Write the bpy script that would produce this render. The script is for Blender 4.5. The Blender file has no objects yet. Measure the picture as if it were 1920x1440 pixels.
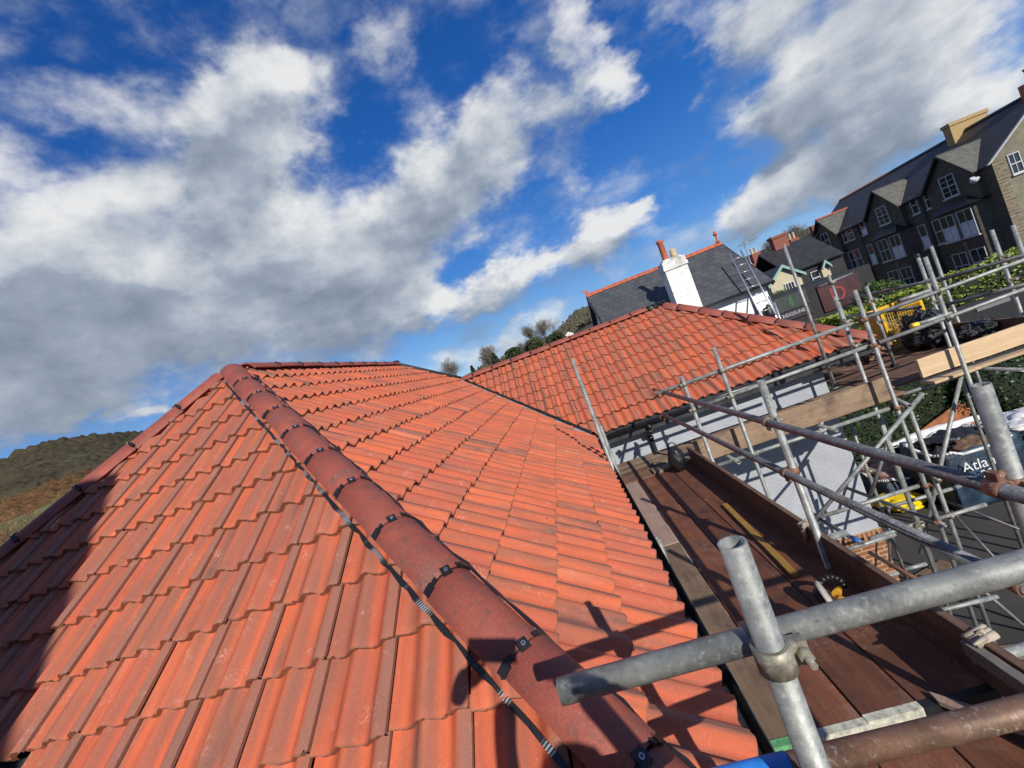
import bpy, bmesh, math, random
from mathutils import Vector, Matrix, noise
rnd = random.Random(7)
S = bpy.context.scene
COL = S.collection
# ---------------------------------------------------------------- camera
cam = bpy.data.objects.new('camera', bpy.data.cameras.new('camera'))
COL.objects.link(cam)
CR, CU, CF = Vector((.9305, .1003, -.3522)), Vector((.3483, .0537, .9358)), Vector((-.1127, .9935, -.0157))
cam.matrix_world = Matrix(((CR.x, CU.x, -CF.x, -.090), (CR.y, CU.y, -CF.y, -.877), (CR.z, CU.z, -CF.z, 1.388), (0, 0, 0, 1)))
cam.data.sensor_width = 36; cam.data.lens = 15.155
cam.data.clip_start = .02; cam.data.clip_end = 5000
S.camera = cam
S.view_settings.view_transform = 'Standard'; S.view_settings.look = 'None'
S.view_settings.exposure = 0.0; S.view_settings.gamma = 1
# ---------------------------------------------------------------- sun
SUN = Vector((.3025, -.82, .483)).normalized()
sun = bpy.data.objects.new('sun', bpy.data.lights.new('sun', 'SUN'))
COL.objects.link(sun)
sun.data.energy = 5.0; sun.data.angle = math.radians(.5); sun.data.color = (1, .95, .87)
sun.rotation_euler = SUN.to_track_quat('Z', 'Y').to_euler()
SUN_EL = math.asin(SUN.z); SUN_AZ = math.atan2(SUN.x, SUN.y)

# ---------------------------------------------------------------- node helper
class NT:
    def __init__(s, tree): s.t = tree; s.N = tree.nodes; s.L = tree.links
    def n(s, typ, ins=None, **kw):
        d = s.N.new(typ)
        for k, v in kw.items(): setattr(d, k, v)
        for k, v in (ins or {}).items():
            if isinstance(v, bpy.types.NodeSocket): s.L.new(v, d.inputs[k])
            else: d.inputs[k].default_value = v
        return d
    def m(s, op, a, b=None, c=None, clamp=False):
        d = s.N.new('ShaderNodeMath'); d.operation = op; d.use_clamp = clamp
        for i, v in enumerate((a, b, c)):
            if v is None: continue
            if isinstance(v, bpy.types.NodeSocket): s.L.new(v, d.inputs[i])
            else: d.inputs[i].default_value = v
        return d.outputs[0]
    def ramp(s, f, stops, interp='LINEAR'):
        d = s.N.new('ShaderNodeValToRGB'); d.color_ramp.interpolation = interp
        e = d.color_ramp.elements
        while len(e) > 1: e.remove(e[-1])
        e[0].position = stops[0][0]; e[0].color = stops[0][1]
        for p, c in stops[1:]:
            x = e.new(p); x.color = c
        s.L.new(f, d.inputs[0]); return d.outputs[0]
    def rng(s, f, a, b, c=0., d=1., smooth=False):
        x = s.N.new('ShaderNodeMapRange'); x.interpolation_type = 'SMOOTHSTEP' if smooth else 'LINEAR'
        s.L.new(f, x.inputs[0])
        for i, v in zip((1, 2, 3, 4), (a, b, c, d)): x.inputs[i].default_value = v
        return x.outputs[0]
    def mix(s, f, a, b, mode='MIX'):
        d = s.N.new('ShaderNodeMix'); d.data_type = 'RGBA'; d.blend_type = mode
        for k, v in ((0, f), (6, a), (7, b)):
            if isinstance(v, bpy.types.NodeSocket): s.L.new(v, d.inputs[k])
            else: d.inputs[k].default_value = v if k == 0 or len(v) == 4 else (*v, 1)
        return d.outputs[2]
    def noise(s, vec, scale, detail=4, rough=.55, out=0):
        d = s.N.new('ShaderNodeTexNoise'); d.inputs['Scale'].default_value = scale
        d.inputs['Detail'].default_value = detail; d.inputs['Roughness'].default_value = rough
        if vec is not None: s.L.new(vec, d.inputs['Vector'])
        return d.outputs[out]
    def mapping(s, vec, scale=(1, 1, 1), loc=(0, 0, 0), rot=(0, 0, 0)):
        d = s.N.new('ShaderNodeMapping'); s.L.new(vec, d.inputs[0])
        d.inputs['Scale'].default_value = scale; d.inputs['Location'].default_value = loc; d.inputs['Rotation'].default_value = rot
        return d.outputs[0]
def c4(r, g=None, b=None): return (r, r if g is None else g, r if b is None else b, 1)

# ---------------------------------------------------------------- world: sky with clouds
W = bpy.data.worlds.new('World'); S.world = W; W.use_nodes = True
BLOBS = [(-26,35,7,6,.5),(-42,33,16,8,.30),(38,12,13,7,.42),(42,21,11,5,.35),(-52,12,12,4,.3),(-30,9,14,2.5,.25),(48,30,16,10,.5),(-36,26,3,4,-.35),(27,28,4,3,.4),(24,11,4,6,-.3),(-75,20,20,14,.7),(-20,55,30,8,.5),(-24.8,37.2,9.9,4.3,.9),(-30.2,31.1,8.7,4.8,.8),(-14.9,39.6,9.7,1.6,.3),(-43.2,20.8,16,5.2,.9),(-47.1,25.3,10.1,4.6,.85),(-51.2,19.1,10.8,6,.8),(-28.4,22.7,11.6,5.8,.8),(-24.3,16.7,11.4,4.2,.9),(-43.1,14.3,13.7,3.1,.6),(-11.4,21,8.4,6.4,.8),(-2.9,26.5,8.3,4.8,.85),(5.5,28.1,6.5,3.6,.7),(15.3,32.9,3.5,3.9,.7),(17.1,26.9,3.4,3,.75),(.9,12.6,8.8,2.6,.7),(10.8,13.4,8,2.8,.85),(18.6,12.7,3.4,1.5,.7),(-9.1,12,9.2,2.7,.6),(-20.6,12.3,10.3,3.2,.7),(-6.5,5.1,7.7,2.1,.6),(31.8,23.4,6.3,2.7,.8),(35.2,16.5,5.4,2.8,.8),(42,14.9,5.5,3.8,.75),(32.9,15,2.8,2,.6),(34.7,8.9,8.9,3.1,.75),(27.4,7.3,5.9,2.9,.6),(43.9,9.2,5.1,3,.7),(11.8,19.5,3.1,1.8,.3),(-40,37.6,6.2,1.8,.35),(-43,42,4.3,1.2,.3),(-4.6,39.8,4.9,2.4,.25),(-47.3,10.4,5.2,2,.5),(-46.2,8.4,1.3,.8,.6),(-47.5,33,2.5,1.1,.3),(2.4,36.5,4,4.6,-.2),(21.3,21.4,4.2,9.5,-.6),(3.5,17.1,3.4,3.7,-.45),(-35.6,34.8,3.3,3.5,-.25),(-43.6,33.1,5.2,1.9,-.3),(-6.3,15.3,4.2,1.9,-.4),(-10.7,5.9,3.5,1.4,-.5),(-51.6,8.7,5.8,1.5,-.4),(17,18.9,4.6,3.4,-.4),(-11.2,33.7,3.5,4.9,-.2),(30.3,3.4,3.9,1.7,-.3),(-32.9,3.4,7.2,1.6,.5)]
def cloud_group():
    g = bpy.data.node_groups.new('cloud_density', 'ShaderNodeTree')
    g.interface.new_socket('Vector', in_out='INPUT', socket_type='NodeSocketVector')
    g.interface.new_socket('Density', in_out='OUTPUT', socket_type='NodeSocketFloat')
    t = NT(g)
    vin = t.n('NodeGroupInput').outputs[0]
    v = t.n('ShaderNodeVectorMath', {0: vin}, operation='NORMALIZE').outputs[0]
    sx = t.n('ShaderNodeSeparateXYZ', {0: v})
    wv = t.mapping(v, (1, 1, 1.7))
    wn = t.n('ShaderNodeSeparateColor', {0: t.noise(wv, 5.5, 5, .6, 1)})
    az = t.m('MULTIPLY', t.m('ARCTAN2', sx.outputs[0], sx.outputs[1]), 57.2958)
    el = t.m('MULTIPLY', t.m('ARCSINE', sx.outputs[2]), 57.2958)
    az = t.m('ADD', az, t.m('MULTIPLY', t.m('SUBTRACT', wn.outputs[0], .5), 16))
    el = t.m('ADD', el, t.m('MULTIPLY', t.m('SUBTRACT', wn.outputs[1], .5), 10))
    tot = None
    for a, e, ra, re, w in BLOBS:
        x = t.m('MULTIPLY', t.m('SUBTRACT', az, a), 1 / (ra * 1.6)); y = t.m('MULTIPLY', t.m('SUBTRACT', el, e), 1 / (re * 1.6))
        d = t.m('SUBTRACT', 1., t.m('MULTIPLY_ADD', x, x, t.m('MULTIPLY', y, y)), clamp=True)
        d = t.m('MULTIPLY', t.m('MULTIPLY', d, d), w)
        tot = d if tot is None else t.m('ADD', tot, d)
    tot = t.m('MINIMUM', tot, 1.15)
    f = t.noise(t.mapping(v, (1, 1, 1.5)), 7, 9, .58)
    f = t.m('MULTIPLY', t.m('SUBTRACT', f, .5), 1.9)
    tot = t.m('ADD', tot, f)
    o = t.n('NodeGroupOutput'); t.L.new(tot, o.inputs[0])
    return g
def build_world():
    t = NT(W.node_tree); t.N.clear()
    sky = t.n('ShaderNodeTexSky', sky_type='NISHITA', sun_disc=False, sun_elevation=SUN_EL, sun_rotation=SUN_AZ)
    sky.air_density = 1.0; sky.dust_density = .3; sky.ozone_density = 2.5
    skc = t.n('ShaderNodeHueSaturation', {'Saturation': 1.35, 'Value': 1.0, 'Color': sky.outputs[0]}).outputs[0]
    v = t.n('ShaderNodeTexCoord').outputs['Generated']
    sx0 = t.n('ShaderNodeSeparateXYZ', {0: t.n('ShaderNodeTexCoord').outputs['Generated']})
    grad = t.ramp(sx0.outputs[2], [(0, (4.2, 6.2, 8.6, 1)), (.07, (2.3, 4.6, 8.2, 1)), (.2, (.75, 2.6, 7.2, 1)), (.4, (.24, 1.4, 5.3, 1)), (.65, (.12, .8, 3.5, 1)), (1, (.08, .5, 2.4, 1))])
    skc = t.mix(.8, skc, grad)
    g = cloud_group()
    d0 = t.n('ShaderNodeGroup', {0: v}, node_tree=g).outputs[0]
    off = t.n('ShaderNodeVectorMath', {0: v, 1: (.055, -.01, .05)}, operation='ADD').outputs[0]
    d1 = t.n('ShaderNodeGroup', {0: off}, node_tree=g).outputs[0]
    cov = t.rng(d0, -.06, .82, smooth=True)
    veil = t.noise(t.mapping(v, (1, 1, 1.9)), 4.2, 6, .62); veil = t.m('MULTIPLY', t.rng(veil, .46, .72, smooth=True), .55)
    cov = t.m('MAXIMUM', cov, veil)
    lit = t.m('MULTIPLY_ADD', t.m('SUBTRACT', d0, d1), .80, .56)
    thick = t.rng(d0, .5, 1.5)
    lit = t.m('SUBTRACT', lit, t.m('MULTIPLY', thick, .42))
    big = t.noise(t.mapping(v, (1, 1, 1.6)), 3.2, 3, .5)
    lit = t.m('ADD', lit, t.m('MULTIPLY', t.m('SUBTRACT', big, .5), .9))
    cc = t.ramp(lit, [(0, (2.3, 2.8, 3.6, 1)), (.3, (3.3, 3.9, 4.8, 1)), (.65, (5.6, 6.0, 6.6, 1)), (1, (8.0, 8.1, 8.2, 1))])
    sx = t.n('ShaderNodeSeparateXYZ', {0: v})
    cov = t.m('MULTIPLY', cov, t.rng(sx.outputs[2], -.02, .05))
    mixc = t.mix(cov, skc, cc)
    bg = t.n('ShaderNodeBackground', {'Color': mixc, 'Strength': .1})
    o = t.n('ShaderNodeOutputWorld'); t.L.new(bg.outputs[0], o.inputs[0])
build_world()

# ---------------------------------------------------------------- mesh helpers
class MB:
    def __init__(s): s.v = []; s.f = []; s.mi = []; s.sm = []; s.cur = 0; s.smooth = False
    def add(s, vs, fs):
        b = len(s.v); s.v += [tuple(x) for x in vs]
        for f in fs:
            s.f.append(tuple(i + b for i in f)); s.mi.append(s.cur); s.sm.append(s.smooth)
    def quad(s, a, b, c, d): s.add([a, b, c, d], [(0, 1, 2, 3)])
    def poly(s, pts): s.add(pts, [tuple(range(len(pts)))])
    def box(s, lo, hi, M=None):
        x0, y0, z0 = lo; x1, y1, z1 = hi
        vs = [Vector(p) for p in ((x0,y0,z0),(x1,y0,z0),(x1,y1,z0),(x0,y1,z0),(x0,y0,z1),(x1,y0,z1),(x1,y1,z1),(x0,y1,z1))]
        if M is not None: vs = [M @ p for p in vs]
        s.add(vs, [(0,3,2,1),(4,5,6,7),(0,1,5,4),(1,2,6,5),(2,3,7,6),(3,0,4,7)])
    def prism(s, pts, d):
        n = len(pts); d = Vector(d); a = [Vector(p) for p in pts]
        s.add(a + [p + d for p in a], [tuple(range(n))[::-1], tuple(range(n, 2*n))] + [(i, (i+1) % n, n + (i+1) % n, n + i) for i in range(n)])
    def tube(s, p0, p1, r, seg=16, bore=0., r1=None, cap=True):
        p0, p1 = Vector(p0), Vector(p1); r1 = r if r1 is None else r1
        z = (p1 - p0).normalized(); x = z.orthogonal().normalized(); y = z.cross(x)
        cs = [(math.cos(2*math.pi*i/seg), math.sin(2*math.pi*i/seg)) for i in range(seg)]
        ring = lambda p, q: [p + x*(c*q) + y*(k*q) for c, k in cs]
        rings = [ring(p0, r), ring(p1, r1)]
        sm = s.smooth
        if bore:
            L = (p1 - p0).length; dp = min(.25, L * .3); q = r * (1 - bore)
            rings = [ring(p0 + z*dp, q), ring(p0, q), ring(p0, r), ring(p1, r), ring(p1, q), ring(p1 - z*dp, q)]
        b = len(s.v)
        for R in rings: s.v += [tuple(p) for p in R]
        for k in range(len(rings) - 1):
            for i in range(seg):
                j = (i + 1) % seg
                s.f.append((b+k*seg+i, b+k*seg+j, b+(k+1)*seg+j, b+(k+1)*seg+i)); s.mi.append(s.cur)
                s.sm.append(not (bore and k in (1, 3)))
        if cap or bore:
            for k, rev in ((0, True), (len(rings) - 1, False)):
                idx = [b + k*seg + i for i in range(seg)]
                s.f.append(tuple(idx[::-1] if rev else idx)); s.mi.append(s.cur); s.sm.append(False)
    def lathe(s, prof, seg=20, M=None):
        b = len(s.v)
        for r, z in prof:
            for i in range(seg):
                a = 2*math.pi*i/seg; p = Vector((r*math.cos(a), r*math.sin(a), z))
                s.v.append(tuple(M @ p if M is not None else p))
        for k in range(len(prof) - 1):
            for i in range(seg):
                j = (i+1) % seg
                s.f.append((b+k*seg+i, b+k*seg+j, b+(k+1)*seg+j, b+(k+1)*seg+i)); s.mi.append(s.cur); s.sm.append(True)
    def build(s, name, mats, parent=None, loc=None, world_parent=True):
        me = bpy.data.meshes.new(name); me.from_pydata(s.v, [], s.f)
        for m in (mats if isinstance(mats, (list, tuple)) else [mats]): me.materials.append(m)
        me.polygons.foreach_set('material_index', s.mi); me.polygons.foreach_set('use_smooth', s.sm)
        me.update()
        o = bpy.data.objects.new(name, me); COL.objects.link(o)
        if parent is not None: attach(o, parent)
        return o
def wloc(o):
    p = Vector(o.location)
    while o.parent: o = o.parent; p += Vector(o.location)
    return p
def attach(o, parent):
    o.parent = parent
    o.location = Vector(o.location) - wloc(parent)
def tag(o, label, cat, group=None):
    o['label'] = label; o['category'] = cat
    if group: o['group'] = group
    return o
def thing(name, label, cat, loc=(0, 0, 0), group=None):
    o = bpy.data.objects.new(name, None); COL.objects.link(o); o.location = loc
    o.empty_display_size = .2
    return tag(o, label, cat, group)
def struct(o): o['kind'] = 'structure'; return o
def recentre(o):
    me = o.data; n = len(me.vertices)
    if not n: return o
    lo = Vector([min(v.co[i] for v in me.vertices) for i in range(3)]); hi = Vector([max(v.co[i] for v in me.vertices) for i in range(3)])
    c = (lo + hi) / 2; c.z = lo.z
    me.transform(Matrix.Translation(-c)); o.location = Vector(o.location) + c
    return o
def weld_normals(o):
    bm = bmesh.new(); bm.from_mesh(o.data); bmesh.ops.recalc_face_normals(bm, faces=bm.faces); bm.to_mesh(o.data); bm.free(); return o
def bevel(o, w=.004, seg=2):
    m = o.modifiers.new('bevel', 'BEVEL'); m.width = w; m.segments = seg; m.limit_method = 'ANGLE'; m.angle_limit = math.radians(40)
    return o

# ---------------------------------------------------------------- materials
def new_mat(name):
    m = bpy.data.materials.new(name); m.use_nodes = True; t = NT(m.node_tree); t.N.clear()
    b = t.n('ShaderNodeBsdfPrincipled'); o = t.n('ShaderNodeOutputMaterial'); t.L.new(b.outputs[0], o.inputs[0])
    return m, t, b
def bump(t, b, h, strength=.3, dist=.01):
    d = t.n('ShaderNodeBump', {'Height': h, 'Strength': strength, 'Distance': dist}); t.L.new(d.outputs[0], b.inputs['Normal'])
def simple(name, col, rough=.6, metal=0., nscale=8., var=.35, bmp=.15, bscale=None, bdist=.004, coord='Object', stretch=(1, 1, 1)):
    m, t, b = new_mat(name)
    v = t.mapping(t.n('ShaderNodeTexCoord').outputs[coord], stretch)
    n = t.noise(v, nscale, 6, .6)
    k = t.rng(n, .28, .72, 1 - var, 1 + var)
    cc = t.n('ShaderNodeVectorMath', {0: col, 'Scale': k}, operation='SCALE').outputs[0]
    t.L.new(cc, b.inputs['Base Color']); b.inputs['Metallic'].default_value = metal
    t.L.new(t.rng(n, .3, .7, max(.05, rough - .12), min(1, rough + .12)), b.inputs['Roughness'])
    if bmp: bump(t, b, t.noise(v, bscale or nscale * 5, 5, .6), bmp, bdist)
    return m
def tile_mat():
    m, t, b = new_mat('clay_red_concrete_tile')
    uv = t.n('ShaderNodeUVMap', uv_map='uv').outputs[0]
    at = t.n('ShaderNodeAttribute', attribute_name='tid'); ids = t.n('ShaderNodeSeparateColor', {0: at.outputs['Color']})
    u = t.n('ShaderNodeSeparateXYZ', {0: uv})
    r1, r2, r3 = ids.outputs[0], ids.outputs[1], ids.outputs[2]
    obj = t.n('ShaderNodeTexCoord').outputs['Object']
    # streaks running down the tile, different on every tile
    cx = t.n('ShaderNodeCombineXYZ', {0: t.m('MULTIPLY_ADD', r1, 91., t.m('MULTIPLY', u.outputs[0], 2.6)), 1: t.m('MULTIPLY_ADD', r2, 37., t.m('MULTIPLY', u.outputs[1], .35)), 2: t.m('MULTIPLY', r3, 53.)}).outputs[0]
    st = t.noise(cx, 1.0, 4, .55)
    cx2 = t.n('ShaderNodeCombineXYZ', {0: t.m('MULTIPLY_ADD', r2, 71., t.m('MULTIPLY', u.outputs[0], 9.)), 1: t.m('MULTIPLY', u.outputs[1], .8), 2: t.m('MULTIPLY', r1, 13.)}).outputs[0]
    st2 = t.noise(cx2, 1.0, 3, .6)
    base = t.mix(r3, c4(.47, .098, .038), c4(.55, .118, .044))
    base = t.mix(t.rng(r2, .6, 1.), base, c4(.42, .088, .044))
    base = t.mix(t.m('MULTIPLY', t.rng(t.noise(cx, .8, 5, .65), .52, .66), t.rng(r3, .3, .9)), base, c4(.52, .165, .088))
    base = t.mix(t.m('MULTIPLY', t.rng(st2, .40, .68), .75), base, c4(.30, .082, .046))
    brown = t.rng(st, .47, .62, smooth=True)
    base = t.mix(t.m('MULTIPLY', brown, .70), base, c4(.235, .095, .060))
    smoke = t.m('MULTIPLY', t.rng(st, .57, .69, smooth=True), t.rng(r1, .40, .66))
    base = t.mix(t.m('MULTIPLY', smoke, .85), base, c4(.085, .06, .052))
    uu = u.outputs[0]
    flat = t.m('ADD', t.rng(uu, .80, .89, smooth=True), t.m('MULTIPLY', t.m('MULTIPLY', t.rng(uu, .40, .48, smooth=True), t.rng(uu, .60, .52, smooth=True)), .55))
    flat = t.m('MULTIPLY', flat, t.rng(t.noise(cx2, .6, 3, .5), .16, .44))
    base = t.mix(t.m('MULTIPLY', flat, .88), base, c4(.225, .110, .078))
    # chalky scuffs, dark specks
    scn = t.noise(t.mapping(obj, (1, 1, 1)), 9, 7, .72)
    sc2 = t.noise(obj, 90, 3, .7)
    sc = t.m('MULTIPLY', t.rng(scn, .56, .70), t.rng(sc2, .48, .62))
    base = t.mix(t.m('MULTIPLY', sc, .60), base, c4(.62, .42, .33))
    grime = t.noise(obj, 2.4, 8, .72); base = t.mix(t.m('MULTIPLY', t.rng(grime, .54, .72), .45), base, c4(.20, .075, .05))
    vo = t.n('ShaderNodeTexVoronoi', {'Vector': obj, 'Scale': 5.5}); vo.feature = 'F1'
    sp = t.m('LESS_THAN', vo.outputs['Distance'], .045)
    base = t.mix(t.m('MULTIPLY', sp, .75), base, c4(.16, .035, .022))
    fine = t.noise(obj, 420, 3, .7)
    base = t.mix(t.rng(fine, .35, .75, 0, .42), base, c4(.24, .065, .042)); base = t.mix(t.rng(t.noise(obj, 260, 2, .6), .60, .74, 0, .5), base, c4(.58, .30, .21))
    # broken, darker brown front edges come with the front faces (v < 0)
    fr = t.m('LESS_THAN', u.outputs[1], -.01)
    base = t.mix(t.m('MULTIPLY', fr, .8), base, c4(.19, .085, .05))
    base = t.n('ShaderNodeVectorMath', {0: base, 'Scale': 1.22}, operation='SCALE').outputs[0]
    t.L.new(base, b.inputs['Base Color'])
    t.L.new(t.rng(scn, .3, .7, .62, .85), b.inputs['Roughness']); b.inputs['Specular IOR Level'].default_value = .35
    h = t.m('ADD', t.m('MULTIPLY', t.noise(obj, 60, 5, .65), .6), t.m('MULTIPLY', fine, .5))
    bump(t, b, h, .55, .006)
    return m
def ridge_mat():
    m, t, b = new_mat('dark_red_ridge_tile')
    obj = t.n('ShaderNodeTexCoord').outputs['Object']
    rn = t.n('ShaderNodeObjectInfo').outputs['Random']
    v = t.n('ShaderNodeVectorMath', {0: obj, 1: t.n('ShaderNodeCombineXYZ', {0: t.m('MULTIPLY', rn, 40.)}).outputs[0]}, operation='ADD').outputs[0]
    a = t.noise(t.mapping(v, (1, 1, 1)), 3.2, 5, .6); s = t.noise(v, 7.5, 8, .7); f = t.noise(v, 300, 3, .7)
    base = t.mix(t.rng(a, .35, .65), c4(.27, .058, .038), c4(.38, .088, .050))
    base = t.mix(t.m('MULTIPLY', t.rng(s, .50, .66), .75), base, c4(.135, .062, .048)); st = t.noise(t.mapping(v, (9, 9, 2.5)), 1.6, 6, .65); base = t.mix(t.m('MULTIPLY', t.rng(st, .55, .68), .6), base, c4(.11, .064, .052))
    base = t.mix(t.m('MULTIPLY', t.m('MULTIPLY', t.rng(s, .58, .70), t.rng(t.noise(v, 60, 4, .7), .52, .68)), .55), base, c4(.55, .36, .30))
    base = t.mix(t.rng(f, .35, .75, 0, .5), base, c4(.13, .036, .03)); base = t.mix(t.rng(t.noise(v, 210, 2, .6), .58, .72, 0, .45), base, c4(.45, .24, .19))
    t.L.new(base, b.inputs['Base Color']); b.inputs['Roughness'].default_value = .62
    bump(t, b, t.m('ADD', t.noise(v, 45, 5, .65), t.m('MULTIPLY', f, .5)), .5, .006)
    return m
def galv_mat(name, col=(.37, .38, .35), dark=(.18, .19, .185), rust=0., metal=.35, rough=.5):
    m, t, b = new_mat(name)
    obj = t.n('ShaderNodeTexCoord').outputs['Object']
    n = t.noise(obj, 9, 7, .68); n2 = t.noise(obj, 70, 5, .7); n3 = t.noise(t.mapping(obj, (1, 1, 1)), 2.2, 3, .5)
    base = t.mix(t.rng(n, .36, .62), c4(*dark), c4(*col))
    base = t.mix(t.m('MULTIPLY', t.rng(n2, .55, .72), .6), base, c4(.62, .63, .58))
    base = t.mix(t.m('MULTIPLY', t.rng(n2, .44, .30), .5), base, c4(.09, .10, .10))
    k = t.m('MULTIPLY', t.rng(n3, .62 - .35*rust, .78 - .25*rust), min(1, .35 + rust))
    base = t.mix(k, base, c4(.20, .085, .042))
    t.L.new(base, b.inputs['Base Color']); t.L.new(t.m('MULTIPLY', t.m('SUBTRACT', 1., k), metal), b.inputs['Metallic'])
    t.L.new(t.rng(n2, .3, .7, rough - .1, rough + .2), b.inputs['Roughness'])
    bump(t, b, t.noise(obj, 110, 4, .65), .18, .002)
    return m
def wood_mat(name, a, c, stain=(.05, .028, .018), axis=1, rough=.75, st=.5):
    m, t, b = new_mat(name)
    obj = t.n('ShaderNodeTexCoord').outputs['Object']
    rn = t.n('ShaderNodeObjectInfo').outputs['Random']
    sc = [14., 14., 14.]; sc[axis] = .9
    v = t.mapping(obj, tuple(sc)); ad = t.n('ShaderNodeCombineXYZ', {0: t.m('MULTIPLY', rn, 77.), 1: t.m('MULTIPLY', rn, 31.)}).outputs[0]
    v = t.n('ShaderNodeVectorMath', {0: v, 1: ad}, operation='ADD').outputs[0]
    g = t.noise(v, 1.2, 6, .6); g2 = t.noise(v, 6., 4, .6); s = t.noise(obj, 3.1, 6, .65)
    base = t.mix(t.rng(g, .35, .65), c4(*a), c4(*c))
    base = t.mix(t.rng(g2, .5, .8, 0, .55), base, c4(*stain))
    base = t.mix(t.m('MULTIPLY', t.rng(s, .5, .68), st), base, c4(*stain))
    base = t.mix(t.m('MULTIPLY', t.rng(s, .42, .30), .25), base, c4(.45, .36, .28))
    du = t.m('MULTIPLY', t.rng(t.noise(obj, 2.2, 7, .75), .5, .7), t.rng(t.noise(obj, 75, 3, .7), .48, .64)); base = t.mix(t.m('MULTIPLY', du, .45), base, c4(.42, .34, .28))
    hv = t.n('ShaderNodeHueSaturation', {'Value': t.rng(rn, 0, 1, .75, 1.25), 'Color': base}).outputs[0]
    t.L.new(hv, b.inputs['Base Color']); b.inputs['Roughness'].default_value = rough
    bump(t, b, t.m('ADD', g2, t.m('MULTIPLY', g, .6)), .35, .004)
    return m
def brick_mat(name, c1, c2, mortar, bw=.225, bh=.075, msize=.01, vary=.5, rot=(0, 0, 0), offs=.5, rough=.85, bmp=.5):
    m, t, b = new_mat(name)
    obj = t.n('ShaderNodeTexCoord').outputs['Object']
    sx = t.n('ShaderNodeSeparateXYZ', {0: obj})
    nrm = t.n('ShaderNodeNewGeometry').outputs['Normal']; nx = t.m('ABSOLUTE', t.n('ShaderNodeSeparateXYZ', {0: nrm}).outputs[0])
    side = t.m('GREATER_THAN', nx, .6)
    uu = t.m('ADD', t.m('MULTIPLY', sx.outputs[1], side), t.m('MULTIPLY', sx.outputs[0], t.m('SUBTRACT', 1., side)))
    vec = t.n('ShaderNodeCombineXYZ', {0: uu, 1: sx.outputs[2]}).outputs[0]
    if any(rot): vec = t.mapping(vec, (1, 1, 1), (0, 0, 0), rot)
    br = t.n('ShaderNodeTexBrick', {'Vector': vec, 'Color1': c4(*c1), 'Color2': c4(*c2), 'Mortar': c4(*mortar), 'Scale': 1., 'Mortar Size': msize, 'Mortar Smooth': .15, 'Bias': 0., 'Brick Width': bw, 'Row Height': bh}, offset=offs)
    n = t.noise(obj, 14, 6, .65)
    base = t.mix(t.rng(n, .3, .7, 0, vary), br.outputs[0], c4(*(x * .55 for x in c1)))
    t.L.new(base, b.inputs['Base Color']); b.inputs['Roughness'].default_value = rough
    bump(t, b, t.m('ADD', t.m('MULTIPLY', br.outputs['Fac'], -1.), t.m('MULTIPLY', n, .5)), bmp, .01)
    return m
def leaf_mat(name, a, c, rough=.5):
    m, t, b = new_mat(name)
    at = t.n('ShaderNodeAttribute', attribute_name='lc')
    base = t.mix(t.n('ShaderNodeSeparateColor', {0: at.outputs['Color']}).outputs[0], c4(*a), c4(*c))
    t.L.new(base, b.inputs['Base Color']); b.inputs['Roughness'].default_value = rough
    return m
M = {}
M['tile'] = tile_mat(); M['ridge'] = ridge_mat()
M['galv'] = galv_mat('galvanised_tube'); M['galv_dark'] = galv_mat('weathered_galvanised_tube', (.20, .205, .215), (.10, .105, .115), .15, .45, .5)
M['rusty'] = galv_mat('rusty_tube', (.27, .17, .12), (.13, .075, .05), .55, .35, .45)
M['rustfit'] = galv_mat('rusty_coupler', (.26, .13, .075), (.11, .05, .035), .5, .15, .6)
M['galvfit'] = galv_mat('galvanised_coupler', (.36, .34, .27), (.14, .13, .10), .25, .5, .5)
M['black'] = simple('black_plastic', (.012, .012, .014), .45, 0, 10, .3, .1)
M['gutter'] = simple('black_gutter_plastic', (.016, .017, .02), .32, 0, 8, .3, .05)
M['membrane'] = simple('dark_roof_membrane', (.02, .021, .024), .7, 0, 12, .3, .2)
M['lead'] = simple('valley_lining', (.30, .31, .32), .55, .1, 12, .4, .2)
M['fascia'] = simple('dark_grey_fascia', (.035, .037, .042), .4, 0, 6, .25, .05)
M['steel'] = simple('screw_steel', (.55, .55, .55), .3, .9, 40, .2, .0)
M['blue'] = simple('blue_tape', (.02, .16, .52), .4, 0, 12, .25, .15)
M['yellow_cap'] = simple('yellow_plastic', (.75, .55, .05), .45, 0, 10, .2, .1)
M['ply'] = wood_mat('reddish_scaffold_board', (.125, .042, .020), (.20, .070, .033), (.045, .022, .014), st=.7)
M['board'] = wood_mat('weathered_scaffold_board', (.22, .14, .085), (.30, .20, .125))
M['boardx'] = wood_mat('weathered_scaffold_board_cross', (.20, .13, .08), (.29, .195, .12), axis=0, st=.65)
M['plyx'] = wood_mat('brown_scaffold_board_cross', (.13, .065, .04), (.17, .09, .055), axis=0)
M['fresh'] = wood_mat('fresh_pine_board', (.48, .33, .185), (.56, .41, .245), (.30, .18, .09), axis=0, st=.18, rough=.6)
M['toe'] = wood_mat('dark_toe_board', (.10, .055, .035), (.16, .09, .055), (.03, .02, .014), st=.6)
M['pale'] = wood_mat('pale_worn_board', (.38, .25, .19), (.46, .32, .25), (.2, .12, .08), st=.3)
M['grey_wood'] = wood_mat('grey_weathered_wood', (.11, .10, .092), (.17, .155, .14))
M['yelwood'] = simple('yellow_painted_batten', (.30, .17, .03), .5, 0, 8, .25, .1)
M['endwhite'] = simple('flaky_white_end_paint', (.48, .47, .38), .7, 0, 28, .55, .3)
M['endgreen'] = simple('flaky_green_end_paint', (.12, .34, .15), .7, 0, 25, .5, .3)
M['render'] = simple('grey_roughcast', (.40, .42, .455), .9, 0, 3, .12, .9, 55, .02)
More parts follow.
